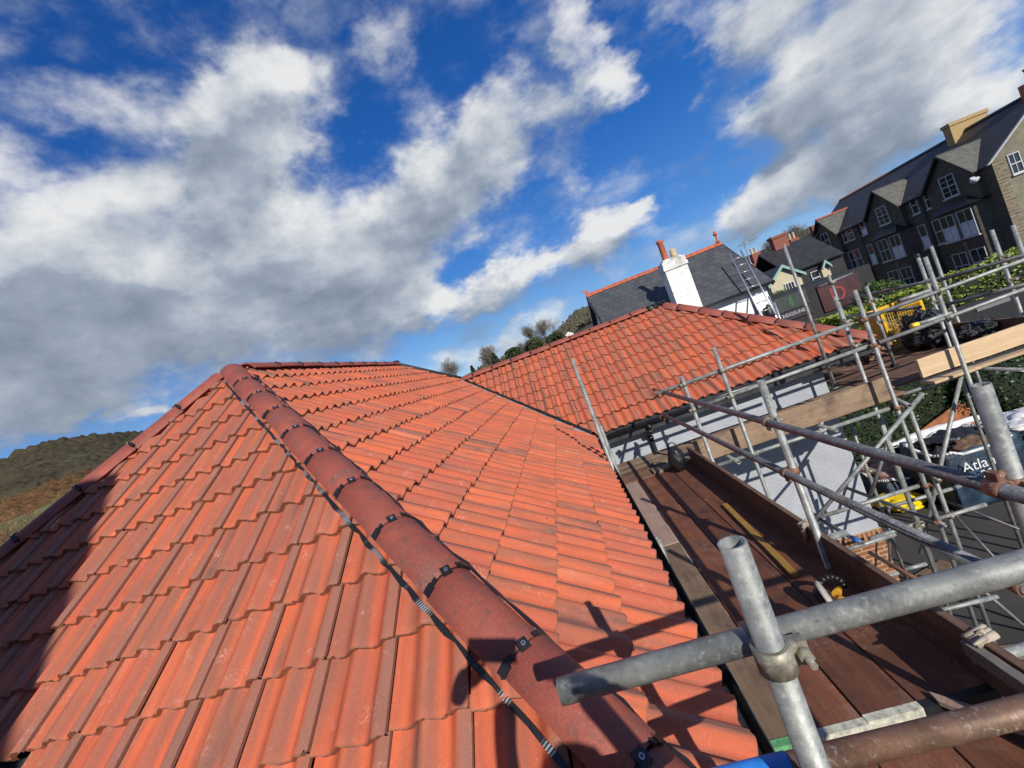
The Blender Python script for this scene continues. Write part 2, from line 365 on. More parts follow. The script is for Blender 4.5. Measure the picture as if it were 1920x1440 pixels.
M['brick'] = brick_mat('orange_brown_brick', (.28, .105, .045), (.22, .08, .035), (.50, .36, .22))
M['soldier'] = brick_mat('soldier_course_brick', (.28, .105, .045), (.22, .08, .035), (.50, .36, .22), .075, .30, offs=0.)

# ================================================================= bungalow roof
PT = math.radians(37.404); CP, SP, TP = math.cos(PT), math.sin(PT), math.tan(PT)
WA, YC, WB, XB, G = 3.147, 6.336, 2.191, 4.551, .3046
HA, HB = WA*TP, WB*TP
bung = thing('bungalow', 'bungalow with new orange-red pantile hipped roofs and grey roughcast walls, wrapped in scaffolding', 'house', (-1, 3, -4))

def roof_face(name, O, ex, width, slope_len, planes, seg, near, skip=None):
    """tiles in courses; planes: list of (point, normal) keeping the side the normal points away from"""
    O = Vector(O); ex = Vector(ex).normalized(); z = Vector((0, 0, 1))
    hx = z.cross(ex)                      # horizontal direction up the slope
    es = (hx*CP + z*SP).normalized(); en = ex.cross(es).normalized()
    r = random.Random(len(name)*17 + seg)
    V, F, UV, TID = [], [], [], []
    TW = .3
    ni = int(math.ceil(width / TW)) + 1; nk = int(math.ceil(slope_len / G)) + 1
    L = G + .045
    prof = []
    for i in range(seg + 1):
        x = i / seg * (TW - .006)
        w_ = i / seg
        kp = ((0, .55), (.17, 0), (.43, 1), (.66, 0), (.87, 1), (1.0, .82))
        for (ua, ha), (ub, hb_) in zip(kp, kp[1:]):
            if w_ <= ub + 1e-6:
                f_ = (w_ - ua)/(ub - ua); c = ha + (hb_ - ha)*(.5 - .5*math.cos(math.pi*f_)); break
        prof.append((x, .044 * c**1.25))
    a0 = (0, 0, 0)
    def put(k, i):
        s0 = k*G - (.05 if k == 0 else 0); x0 = i*TW
        if skip and skip(x0 + .15, s0 + .1): return
        dx, ds, rot, dn = r.gauss(0, .0018), r.gauss(0, .0042), r.gauss(0, .0035), r.gauss(0, .0022)
        tid = (r.random(), r.random(), r.random(), 1)
        def P(x, s, n): return O + ex*(x0 + x + dx + s*rot) + es*(s0 + s + ds) + en*n
        lo, hi, th = .040 + dn, .006, .031
        rows = []
        b = len(V)
        stn = [0., .10, .5, 1.]
        edge = [(r.gauss(0, .002) + (.009 if r.random() < .06 else 0), r.gauss(0, .0015)) for _ in prof]
        # front underside, front lip, then top rows
        for (x, h), (e1, e2) in zip(prof, edge): V.append(P(x, .004 + e1, lo + h - th + e2)); 
        for (x, h), (e1, e2) in zip(prof, edge): V.append(P(x, e1, lo + h + e2 - .002))
        for q in stn:
            for j, (x, h) in enumerate(prof):
                V.append(P(x, .005 + q*(L - .005), lo + (hi - lo)*q + h))
        n = len(prof)
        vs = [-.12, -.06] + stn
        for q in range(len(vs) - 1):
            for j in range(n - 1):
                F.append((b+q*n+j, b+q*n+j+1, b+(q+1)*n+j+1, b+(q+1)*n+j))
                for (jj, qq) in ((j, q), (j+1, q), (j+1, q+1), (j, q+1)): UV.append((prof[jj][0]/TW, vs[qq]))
                TID.append(tid)
        # side cheeks drop to make the interlock line
        for j in (0, n - 1):
            c = len(V)
            ex0 = [b + q*n + j for q in range(1, len(vs))]
            for q, vi in zip(stn, ex0[1:]):
                V.append(V[vi] - en*.016)
            for q in range(len(stn) - 1):
                A, B, Cc, D = ex0[q+1], ex0[q+2], c + q + 1, c + q
                F.append((A, D, Cc, B) if j == 0 else (A, B, Cc, D))
                for _ in range(4): UV.append((prof[j][0]/TW, .3))
                TID.append(tid)
    for k in range(nk):
        for i in range(ni): put(k, i)
    me = bpy.data.meshes.new(name); me.from_pydata([tuple(v) for v in V], [], F)
    ul = me.uv_layers.new(name='uv'); ul.data.foreach_set('uv', [c for p in UV for c in p])
    ca = me.color_attributes.new('tid', 'FLOAT_COLOR', 'CORNER')
    cols = []
    for f, td in zip(F, TID): cols += list(td) * len(f)
    ca.data.foreach_set('color', cols)
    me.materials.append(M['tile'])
    bm = bmesh.new(); bm.from_mesh(me)
    for co, no in planes:
        bmesh.ops.bisect_plane(bm, geom=bm.verts[:] + bm.edges[:] + bm.faces[:], plane_co=co, plane_no=no, clear_outer=True)
    bm.to_mesh(me); bm.free()
    me.polygons.foreach_set('use_smooth', [True]*len(me.polygons))
    me.update()
    o = bpy.data.objects.new(name, me); COL.objects.link(o); attach(o, bung)
    # sharp lip
    md = o.modifiers.new('split', 'EDGE_SPLIT'); md.split_angle = math.radians(50)
    return o
q = math.sqrt(.5)
gap = .012
def F1():
    # eave runs along -X; build with ex=+X so that up-slope points to +Y
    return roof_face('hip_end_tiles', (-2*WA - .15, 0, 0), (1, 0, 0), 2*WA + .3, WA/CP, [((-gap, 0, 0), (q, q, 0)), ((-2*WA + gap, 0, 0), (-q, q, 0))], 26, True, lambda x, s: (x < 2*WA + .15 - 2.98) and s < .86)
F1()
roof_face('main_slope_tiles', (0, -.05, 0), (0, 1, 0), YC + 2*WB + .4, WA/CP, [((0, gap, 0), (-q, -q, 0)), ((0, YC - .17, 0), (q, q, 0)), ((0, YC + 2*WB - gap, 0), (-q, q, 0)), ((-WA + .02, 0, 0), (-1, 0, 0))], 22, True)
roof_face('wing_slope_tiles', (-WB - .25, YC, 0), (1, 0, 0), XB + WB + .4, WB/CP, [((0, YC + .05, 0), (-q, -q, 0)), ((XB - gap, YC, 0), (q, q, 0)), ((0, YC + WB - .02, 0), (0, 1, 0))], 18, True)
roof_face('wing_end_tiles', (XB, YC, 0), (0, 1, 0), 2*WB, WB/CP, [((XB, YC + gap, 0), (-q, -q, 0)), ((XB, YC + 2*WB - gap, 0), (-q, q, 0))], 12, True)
# underlay decks below all slopes
dk = MB(); off = -.025
A0, A1 = (-WA, WA, HA + off), (-WA, YC + 2*WB - WA, HA + off)
B0, B1 = (-WB, YC + WB, HB + off), (XB - WB, YC + WB, HB + off)
e = off
dk.poly([(-2.98, 0, e), (0, 0, e), A0, (-2.98, 2.98, 2.98*TP + e)])
dk.poly([(-2*WA + .7, .7, .7*TP + e), (-2.98, .7, .7*TP + e), (-2.98, 2.98, 2.98*TP + e), A0])
dk.poly([(0, 0, e), (0, YC, e), B0, A1, A0])
dk.poly([(0, YC, e), (XB, YC, e), B1, B0])
dk.poly([(XB, YC, e), (XB, YC + 2*WB, e), B1])
dk.poly([(XB, YC + 2*WB, e), (-2*WA, YC + 2*WB, e), A1, B0, B1])
dk.poly([(-2*WA, 0, e), A0, A1, (-2*WA, YC + 2*WB, e)])
dk.build('underlay', M['membrane'], bung)
# far slopes in plain tile colour
fs = MB()
e = .03
fs.poly([(XB, YC + 2*WB, e), (-2*WA, YC + 2*WB, e), (-WA, YC + 2*WB - WA, HA + e), (-WB, YC + WB, HB + e), (XB - WB, YC + WB, HB + e)])
fs.poly([(-2*WA, .7, e), (-WA, WA, HA + e), (-WA, YC + 2*WB - WA, HA + e), (-2*WA, YC + 2*WB, e)])
fs.build('far_slope_tiles', simple('far_tile', (.40, .09, .045), .8), bung)

# ---- ridge and hip tiles
def ridge_run(name, A, B, up, start=0., length=.45, first=None, clip_side=0, last_trim=0., R=.147, AM=66.):
    A, B = Vector(A), Vector(B); d = (B - A).normalized(); up = Vector(up); up = (up - d*up.dot(d)).normalized(); sd = d.cross(up).normalized()
    tot = (B - A).length - last_trim; p = start
    AM = math.radians(AM); th = .017
    cz = -.032 - R*math.cos(AM) + .05 + (.016 if R < .14 else 0)
    n = 14; out = []
    cuts = []
    if first: cuts.append((p, p + first)); p += first
    while p < tot - .02:
        cuts.append((p, min(p + length, tot))); p += length
    for (a, b) in cuts:
        mb = MB(); mb.smooth = True
        j1, j2, jr = rnd.gauss(0, .0035), rnd.gauss(0, .005), rnd.gauss(0, .03)
        def arc(s, rr): return [A + d*s + up*(cz + j1 + rr*math.cos(t + jr)) + sd*(j2 + rr*math.sin(t + jr)) for t in [(-1 + 2*i/n)*AM for i in range(n + 1)]]
        g = .004
        st = [a + g, a + g + .006, (a+b)/2, b - g - .006, b - g]
        rings = [arc(st[0], R - .004), arc(st[1], R), arc(st[2], R + .0005), arc(st[3], R), arc(st[4], R - .004)]
        inner = [arc(st[0], R - th), arc(st[4], R - th)]
        vs = [v for rg in rings + inner for v in rg]; m = n + 1; fsx = []
        for k in range(4):
            for i in range(n): fsx.append((k*m+i, k*m+i+1, (k+1)*m+i+1, (k+1)*m+i))
        for i in range(n):
            fsx.append((5*m+i, i, i+1, 5*m+i+1)[::-1]); fsx.append((4*m+i, 6*m+i, 6*m+i+1, 4*m+i+1)[::-1])
            fsx.append((5*m+i, 5*m+i+1, 6*m+i+1, 6*m+i)[::-1])
        for i in (0, n):
            fsx.append((5*m+i, 6*m+i, 4*m+i, 3*m+i, 2*m+i, m+i, i))
        mb.add(vs, fsx)
        o = mb.build(name, M['ridge'], bung); weld_normals(o); recentre_child(o)
        md = o.modifiers.new('split', 'EDGE_SPLIT'); md.split_angle = math.radians(45)
        out.append(o)
        # union at the lower joint: dark strip, clip ears and a screw in a square clip
        cm = MB()
        s = b
        if b < tot + .3:
            pts = [(-1 + 2*i/n)*AM for i in range(n + 1)]
            def ring2(ss, rr): return [A + d*ss + up*(cz + rr*math.cos(t)) + sd*(rr*math.sin(t)) for t in pts]
            r1, r2 = ring2(s - .006, R - .006), ring2(s + .006, R - .006)
            cm.add(r1 + r2, [(i, i+1, n+1+i+1, n+1+i) for i in range(n)])
            # side ears
            for t0 in (-.80, .80):
                ct = A + d*(s + rnd.gauss(0, .003)) + up*(cz + (R + .003)*math.cos(t0)) + sd*((R + .003)*math.sin(t0))
                tz = (up*math.cos(t0) + sd*math.sin(t0)); tx = d; ty = tz.cross(tx)
                MM = Matrix((tx, ty, tz)).transposed().to_4x4(); MM.translation = ct
                cm.box((-.016, -.022, -.006), (.016, .022, .006), MM)
                cm.box((-.009, -.05, -.006), (.009, -.015, .003), MM) if t0 < 0 else cm.box((-.009, .015, -.006), (.009, .05, .003), MM)
            MM = Matrix((d, sd, up)).transposed().to_4x4() ; MM.translation = A + d*s + up*(cz + R)
            cm.box((-.022, -.020, -.004), (.022, .020, .006), MM @ Matrix.Rotation(.15, 4, 'Z'))
            cm.cur = 1
            cm.tube(MM @ Vector((0, 0, .006)), MM @ Vector((0, 0, .011)), .0085, 10)
            cm.cur = 0
            cm.tube(MM @ Vector((0, 0, .010)), MM @ Vector((0, 0, .0115)), .004, 8)
            cm.build('clip', [M['black'], M['steel']], o)
    return out
def recentre_child(o):
    me = o.data
    lo = Vector([min(v.co[i] for v in me.vertices) for i in range(3)]); hi = Vector([max(v.co[i] for v in me.vertices) for i in range(3)])
    c = (lo + hi) / 2
    me.transform(Matrix.Translation(-c)); o.location = Vector(o.location) + c
apex = Vector((-WA, WA, HA)); hd = Vector((1, -1, -TP)).normalized(); hn = Vector((SP, -SP, 2*CP)).normalized()
ridge_run('hip_tile', apex - hd*.02, (.02, -.02, 0), hn, .0, .45, .574, R=.120, AM=63.)
hdl = Vector((-1, -1, -TP)).normalized(); hnl = Vector((-SP, -SP, 2*CP)).normalized()
ridge_run('hip_tile', apex + hdl*.10, (-2*WA + .7, .7, .7*TP), hnl, .0, .45)
ridge_run('ridge_tile', apex + Vector((0, .16, 0)), (-WA, YC + 2*WB - WA - .05, HA), (0, 0, 1), 0., .45)
ridge_run('ridge_tile', (-WB + .0, YC + WB, HB), (XB - WB - .30, YC + WB, HB), (0, 0, 1), .02, .45, .28)
ridge_run('hip_tile', (XB - WB + .06, YC + WB - .06, HB - .06*TP), (XB, YC, 0), (SP, -SP, 2*CP), 0., .45, .32)
# black rolled cover where the wing ridge and hip are not capped yet, and on the far hip of the main roof
mb = MB(); mb.smooth = True
mb.tube((XB - WB - .42, YC + WB, HB + .02), (XB - WB, YC + WB, HB + .035), .075, 12)
mb.tube((XB - WB - .02, YC + WB + .01, HB + .035), (XB - WB + .16, YC + WB - .16, HB - .10), .07, 12)
for i in range(5): mb.box((XB - WB - .38 + i*.11, YC + WB - .09, HB + .05), (XB - WB - .34 + i*.11, YC + WB + .05, HB + .105))
mb.build('hip_junction_cover', M['black'], bung)
mb = MB(); mb.smooth = True
mb.tube((-WA, YC + 2*WB - WA - .02, HA + .03), (-WB, YC + WB, HB + .045), .08, 10)
mb.box((-WA - .09, YC + 2*WB - WA - .08, HA + .06), (-WA + .07, YC + 2*WB - WA + .12, HA + .115))
mb.build('unfinished_hip_cover', M['membrane'], bung)
# comb strip along the left edge of the near hip
mm, tt, bb = new_mat('black_comb_strip')
ob = tt.n('ShaderNodeTexCoord').outputs['Object']
dt = tt.n('ShaderNodeVectorMath', {0: ob, 1: tuple(hd)}, operation='DOT_PRODUCT').outputs['Value']
sq = tt.m('LESS_THAN', tt.m('FRACT', tt.m('MULTIPLY', dt, 90.)), .55)
pt_ = tt.rng(tt.noise(tt.n('ShaderNodeCombineXYZ', {0: dt}).outputs[0], 5.5, 2, .5), .52, .60)
kk = tt.m('MULTIPLY', sq, pt_)
tt.L.new(tt.mix(kk, c4(.012), c4(.36, .36, .37)), bb.inputs['Base Color']); tt.L.new(tt.m('MULTIPLY', kk, .2), bb.inputs['Metallic']); bb.inputs['Roughness'].default_value = .4
for side, mat in ((-1, mm), (1, M['black'])):
    mb = MB()
    # runs on the tile surface just outside the hip tile edge
    w0, w1 = .120, .150
    exs = Vector((-1, 0, 0)) if side < 0 else Vector((0, 1, 0))
    def at(s, w, n):
        p = apex + hd*s
        # outward horizontal, in the plane of that slope: perpendicular to the hip within the slope
        pn = Vector((0, -SP, CP)) if side < 0 else Vector((SP, 0, CP))
        wv = pn.cross(hd).normalized()
        if wv.dot(exs) < 0: wv = -wv
        return p + wv*w + pn*n
    n = 90; L = 3.14*math.sqrt(2 + TP*TP) 
    vs = []; 
    for i in range(n + 1):
        s = .25 + i*(L - .25)/n; jg = .004*math.sin(i*1.7) + rnd.gauss(0, .004)
        wob = .008*math.sin(i*.9)
        vs += [at(s, .094, .080), at(s, .112 + jg*.9 - (.006 if side > 0 else 0), .082 + wob*.6)]
    mb.add(vs, [(2*i, 2*i+1, 2*i+3, 2*i+2) for i in range(n)])
    mb.build('hip_roll_edge', mat, bung)
# valley lining
mb = MB()
vd = Vector((-1, 1, TP)); 
va, vb = Vector((0.03, YC - .03, -.02)), Vector((-WB, YC + WB, HB))
n_ = 24; vs = []
for i in range(n_ + 1):
    p = va.lerp(vb, i/n_); jz = rnd.gauss(0, .004); jy = rnd.gauss(0, .008)
    vs += [p + Vector((0, -.215 + jy, .040 + jz)), p + Vector((0, -.13 + jy, .075 + jz)), p + Vector((0, -.075 + jy, .070)), p + Vector((0, .0, -.005))]
mb.add(vs, [(4*i+k, 4*i+k+1, 4*i+5+k, 4*i+4+k) for i in range(n_) for k in range(3)])
mb.build('valley_lining', M['lead'], bung)
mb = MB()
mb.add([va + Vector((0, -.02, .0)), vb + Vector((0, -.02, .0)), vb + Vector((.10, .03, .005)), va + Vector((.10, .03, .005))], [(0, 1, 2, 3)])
mb.add([va + Vector((.03, .012, .02)), vb + Vector((0, .012, .02)), vb + Vector((0, .03, .105)), va + Vector((.03, .03, .105))], [(0, 1, 2, 3)])  # black upright strip stands in for the shadow line under the wing tiles
mb.build('valley_shadow_strip', M['membrane'], bung)

# ---- gutters, fascia, soffit, walls
def gutter(name, p0, p1, out):
    mb = MB(); mb.smooth = True
    p0, p1, out = Vector(p0), Vector(p1), Vector(out); z = Vector((0, 0, 1)); n = 9
    pr = []
    for r in (.058, .052):
        pr.append([(math.cos(math.pi + math.pi*i/n)*r, math.sin(math.pi + math.pi*i/n)*r) for i in range(n + 1)])
    loop = pr[0] + pr[1][::-1]; m = len(loop)
    vs = [p + out*x + z*y for p in (p0, p1) for x, y in loop]
    mb.add(vs, [(i, (i+1) % m, m + (i+1) % m, m + i) for i in range(m)] + [tuple(range(m))[::-1], tuple(range(m, 2*m))])
    L = (p1 - p0).length; d = (p1 - p0).normalized()
    s = .35
    while s < L:           # brackets
        c = p0 + d*s
        for i in range(n):
            a, b = [math.pi + math.pi*k/n for k in (i, i+1)]
            mb.add([c + d*w + out*(math.cos(t)*.066) + z*(math.sin(t)*.066) for w in (-.012, .012) for t in (a, b)], [(0, 1, 3, 2)])
        s += .8
    return mb.build(name, M['gutter'], bung)
gutter('gutter', (.075, -.1, -.055), (.075, YC - .06, -.055), (1, 0, 0))
gutter('gutter', (.15, YC - .075, -.055), (XB + .1, YC - .075, -.055), (0, -1, 0))
gutter('gutter', (-6.4, .60, .50), (-2.98, .60, .50), (0, -1, 0))
mb = MB()
mb.box((-.04, -.02, -.22), (.012, YC + .012, .005)); mb.box((.012, YC - .012, -.22), (XB - .01, YC + .03, .005)); mb.box((XB - .04, YC, -.22), (XB - .0, YC + 2*WB, .004))
mb.box((-2.95, .0, -.22), (-.05, .03, .005))
mb.build('fascia', M['fascia'], bung)
mb = MB()
mb.box((-.40, .03, -.215), (-.041, 6.6, -.20)); mb.box((-.3, YC + .031, -.216), (XB - .041, 6.62, -.201)); mb.box((3.8, 6.62, -.216), (XB - .041, YC + 2*WB, -.201))
mb.build('soffit', M['fascia'], bung)
WY = 6.56
mb = MB(); mb.box((-2*WA + .4, .36, -4), (-.36, YC + 2*WB - .3, -.21)); mb.box((-.36, WY, -3.0), (3.86, YC + 2*WB - .3, -.212))
mb.build('roughcast_wall', M['render'], bung)
mb = MB(); mb.box((-.36, WY - .015, -4), (3.875, YC + 2*WB - .29, -3.225)); mb.build('brick_plinth', M['brick'], bung)
mb = MB(); mb.box((-.36, WY - .02, -3.225), (3.88, YC + 2*WB - .285, -3.0)); mb.build('soldier_course', M['soldier'], bung)
mb = MB(); mb.smooth = True
mb.tube((.95, YC - .08, -.11), (.95, YC - .08, -.2), .036, 12); mb.tube((.95, YC - .08, -.2), (.95, WY - .06, -.34), .036, 12); mb.tube((.95, WY - .06, -.34), (.95, WY - .06, -3.9), .036, 12)
for z in (-.42, -1.6, -2.8): mb.tube((.95, WY - .06, z), (.95, WY - .06, z + .06), .045, 12)
mb.build('downpipe', M['black'], bung)
mb = MB(); mb.box((-6.0, .10, -4), (-2.99, .66, .30)); mb.build('bay_wall', simple('pale_roughcast', (.55, .56, .56), .9, 0, 5, .3, .9, 60, .02), bung)


# ================================================================= scaffold
scaf = thing('scaffold', 'galvanised tube scaffold of standards, rails and braces standing around the tiled bungalow', 'scaffold', (1.12, 2, -4))
R = .0242
def tube(name, p0, p1, mat='galv', r=R, label=None, cuts=True):
    mb = MB(); mb.smooth = True
    mb.tube(p0, p1, r, 24, bore=.16)
    o = mb.build(name, M[mat], scaf); recentre_child(o)
    if label: o['label'] = label
    return o
def std(x, y, zt, zb=-4., mat='galv', label=None, dx=0., dy=0.):
    return tube('standard', (x + dx*(zb-zt), y + dy*(zb-zt), zb), (x, y, zt), mat, label=label)
def coupler(p, a, b, parent, mat='rustfit', seed=0):
    """right-angle coupler: two collars on tubes running along a and b, offset from each other, with bolts"""
    r = random.Random(seed + int(abs(p[0]*100) + abs(p[1]*37) + abs(p[2]*71)))
    a, b = Vector(a).normalized(), Vector(b).normalized(); p = Vector(p)
    mb = MB()
    for ax, sh in ((a, -1), (b, 1)):
        nrm = a.cross(b).normalized() if abs(a.dot(b)) < .95 else a.orthogonal()
        c = p + nrm*sh*R*1.02
        mb.smooth = True
        mb.tube(c - ax*.024, c + ax*.024, R + .0085, 18, bore=.22)
        mb.smooth = False
        o = ax.cross(nrm).normalized()*(1 if r.random() < .5 else -1)
        MM = Matrix((ax, o, nrm)).transposed().to_4x4(); MM.translation = c
        mb.box((-.020, R + .004, -.011), (.020, R + .032, .011), MM)
        mb.tube(MM @ Vector((0, R + .020, -.02*sh - .015)), MM @ Vector((0, R + .020, .045)), .0065, 8)
        mb.tube(MM @ Vector((0, R + .020, .012)), MM @ Vector((0, R + .020, .026)), .0125, 6)
    mb.box(p - Vector((.018,)*3), p + Vector((.018,)*3))
    o = mb.build('coupler', M[mat], parent); recentre_child(o); return o
X_, Y_, Z_ = Vector((1, 0, 0)), Vector((0, 1, 0)), Vector((0, 0, 1))
# standards
T1 = std(.085, -.11, .985, label='nearest standard with open top crossing the guard rail over the hip tiles')
Sd = std(1.122, .61, .85, label='thick standard at the right edge with an open top'); Sc = std(1.122, 2.11, .79)
Sa = std(1.33, 4.80, .64); Sb = std(1.82, 4.80, .84); S1 = std(3.77, 6.2, 1.82, -.53); S2 = std(3.57, 5.16, .89)
S3 = std(3.585, 4.8, .91); S4 = std(4.73, 6.3, .78, -.53); S5 = std(4.555, 4.95, .98); S6 = std(5.54, 6.3, .94)
S7 = std(6.33, 7.0, .97); S8 = std(6.22, 5.9, .95); S9 = std(6.10, 5.5, .94); S10 = std(5.32, 8.0, 1.09)
V1 = std(3.78, 4.9, -.62); V2 = std(4.47, 6.6, -.58); V3 = std(4.03, 6.63, -.58)
T6 = std(.100, 4.35, 1.34, label='tall standard beside the gutter, rising above the valley'); T7 = std(.142, 4.5, .44); T8 = std(.172, 2.6, -.23, label='short standard topping out below the gutter')
# guard rails
T2 = tube('guard_rail', (-.308, -.06, .777), (2.1, -.06, .752), label='bright galvanised guard rail over the hip, nearest the viewer')
T3 = tube('guard_rail', (-.35, .0, .460), (1.9, .0, .44), 'rusty', label='rusty brown guard rail below the near galvanised one')
mb = MB(); mb.smooth = True; mb.tube((-.36, 0, .4601), (.066, 0, .4563), R + .0016, 24); tp = mb.build('tape_wrap', M['blue'], T3); recentre_child(tp)
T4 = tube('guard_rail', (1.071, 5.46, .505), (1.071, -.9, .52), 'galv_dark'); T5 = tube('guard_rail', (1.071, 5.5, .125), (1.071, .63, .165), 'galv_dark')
L1 = tube('guard_rail', (.98, 4.853, .525), (3.45, 4.853, .53)); L1b = tube('guard_rail', (3.62, 4.90, .53), (7.2, 4.90, .56))
L2 = tube('guard_rail', (1.40, 4.853, .18), (3.56, 4.853, .20)); L2b = tube('guard_rail', (3.70, 4.90, .185), (7.2, 5.0, .23))
tube('guard_rail', (4.11, 4.95, .585), (4.47, 4.95, .575)); 
LS = tube('guard_rail', (4.19, 4.955, .235), (4.62, 4.955, .225))
mb = MB(); mb.smooth = True; mb.tube((4.15, 4.955, .236), (4.235, 4.955, .234), R + .004, 16); recentre_child(mb.build('end_cap', M['yellow_cap'], LS))
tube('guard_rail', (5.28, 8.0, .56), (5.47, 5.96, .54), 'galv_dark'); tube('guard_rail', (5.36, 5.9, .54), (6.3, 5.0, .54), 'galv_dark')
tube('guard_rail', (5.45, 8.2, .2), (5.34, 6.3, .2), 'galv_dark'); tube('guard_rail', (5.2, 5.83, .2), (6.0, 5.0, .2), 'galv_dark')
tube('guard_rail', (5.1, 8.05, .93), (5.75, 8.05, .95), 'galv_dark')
# ledgers and transoms under the decks
tube('ledger', (1.2, 4.87, -.62), (3.62, 4.87, -.62)); tube('ledger', (4.02, 5.3, -.65), (4.75, 5.3, -.66)); tube('transom', (4.22, 6.3, -.615), (3.67, 4.72, -.615))
tube('transom', (.1, 1.25, -.60), (1.9, 1.25, -.60)); tube('transom', (.1, 2.55, -.60), (1.5, 2.55, -.60)); tube('transom', (.1, 4.3, -.60), (1.4, 4.3, -.60)); tube('transom', (.0, .35, -.64), (1.4, .35, -.64))
tube('transom', (1.6, 4.7, -.61), (1.6, 6.3, -.61)); tube('transom', (2.8, 4.7, -.61), (2.8, 6.3, -.61)); tube('transom', (4.94, 4.72, -.63), (4.94, 6.2, -.63)); tube('transom', (5.9, 4.72, -.63), (5.9, 6.2, -.63))
tube('ledger', (2.31, 4.85, -1.65), (3.62, 4.85, -1.64)); tube('ledger', (3.39, 5.5, -2.14), (4.45, 5.5, -2.16)); tube('ledger', (3.55, 4.86, -2.11), (4.19, 4.86, -2.11))
tube('ledger', (2.85, 4.95, -2.155), (3.52, 4.95, -2.15)); tube('ledger', (2.40, 4.92, -2.19), (3.14, 4.92, -2.18)); tube('ledger', (2.7, 5.0, -2.72), (3.06, 5.0, -2.72)); tube('ledger', (3.14, 5.0, -2.70), (3.41, 5.0, -2.71)); tube('ledger', (2.9, 4.5, -2.93), (3.71, 4.5, -2.96))
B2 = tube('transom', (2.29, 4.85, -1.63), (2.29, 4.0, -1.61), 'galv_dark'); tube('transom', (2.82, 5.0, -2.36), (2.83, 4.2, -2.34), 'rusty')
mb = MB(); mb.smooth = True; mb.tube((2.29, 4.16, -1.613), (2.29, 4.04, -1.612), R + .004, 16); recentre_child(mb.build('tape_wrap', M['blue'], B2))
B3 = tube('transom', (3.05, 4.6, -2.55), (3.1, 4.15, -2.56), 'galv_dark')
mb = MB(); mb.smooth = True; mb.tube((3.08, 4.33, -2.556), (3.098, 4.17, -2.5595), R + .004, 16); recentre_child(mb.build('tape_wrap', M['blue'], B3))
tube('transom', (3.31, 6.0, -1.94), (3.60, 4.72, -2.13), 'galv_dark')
# braces
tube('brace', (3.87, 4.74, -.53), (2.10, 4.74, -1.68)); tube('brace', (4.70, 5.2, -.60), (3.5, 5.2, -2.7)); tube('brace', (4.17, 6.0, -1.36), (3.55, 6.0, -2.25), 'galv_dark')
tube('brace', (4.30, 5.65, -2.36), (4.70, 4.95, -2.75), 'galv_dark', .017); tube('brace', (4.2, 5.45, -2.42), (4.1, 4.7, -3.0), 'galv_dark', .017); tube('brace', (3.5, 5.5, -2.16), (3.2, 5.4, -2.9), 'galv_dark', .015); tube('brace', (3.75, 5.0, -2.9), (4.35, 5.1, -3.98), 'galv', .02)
# couplers
cp = coupler((.085, -.085, .7725), X_, Z_, T1, 'galvfit')
coupler((1.096, .61, .518), Y_, Z_, Sd, 'rustfit', 3); coupler((1.096, .66, .164), Y_, Z_, T5, 'rustfit', 5)
coupler((1.096, 2.11, .514), Y_, Z_, Sc, 'galvfit', 2); coupler((1.096, 2.11, .152), Y_, Z_, Sc, 'rustfit', 8)
for s_, x, y, zs, m_ in ((Sa, 1.33, 4.826, (.526, .18), 'galvfit'), (Sb, 1.82, 4.826, (.527, .184, -.61), 'galvfit'), (S3, 3.585, 4.826, (.53, .20, -.62, -1.64, -2.11), 'rustfit'), (S5, 4.555, 4.925, (.54, .20), 'galvfit'), (V1, 3.78, 4.88, (-1.64, -2.12), 'galvfit'), (S2, 3.57, 5.135, (.53, .2), 'galvfit')):
    for z in zs: coupler((x, y, z), X_, Z_, s_, m_)
coupler((1.00, 4.853, .52), Y_, X_, L1, 'black' if False else 'rustfit', 4); coupler((1.071, 5.43, .10), Y_, Z_, T5, 'rustfit', 6)
for z in (.54, .2): coupler((4.73, 6.29, z), Y_, Z_, S4, 'galvfit'); coupler((5.54, 6.29, z), Y_, Z_, S6, 'galvfit'); coupler((6.22, 5.88, z), Y_, Z_, S8, 'galvfit')
coupler((2.29, 4.85, -1.64), Y_, X_, B2, 'galvfit', 3); coupler((3.43, 4.9, -2.15), Y_, Z_, V2, 'galvfit', 2)
coupler((4.47, 6.58, -2.1), Y_, Z_, V2, 'galvfit', 2); coupler((4.03, 6.61, -2.1), Y_, Z_, V3, 'galvfit', 2); coupler((5.32, 8.0, .92), X_, Z_, S10, 'galvfit', 1)
# tube caps at the feet
mb = MB(); mb.box((3.74, 6.17, -.53), (3.80, 6.23, -.50)); recentre_child(mb.build('base_plate', M['endwhite'], S1))
mb = MB(); mb.box((4.69, 6.26, -.53), (4.77, 6.34, -.49)); recentre_child(mb.build('base_plate', M['black'], S4))
mb = MB(); mb.lathe([(.03, 0), (.034, .03), (.02, .06), (.0, .065)], 12, Matrix.Translation((5.54, 6.3, .92))); recentre_child(mb.build('end_cap', M['black'], S6))

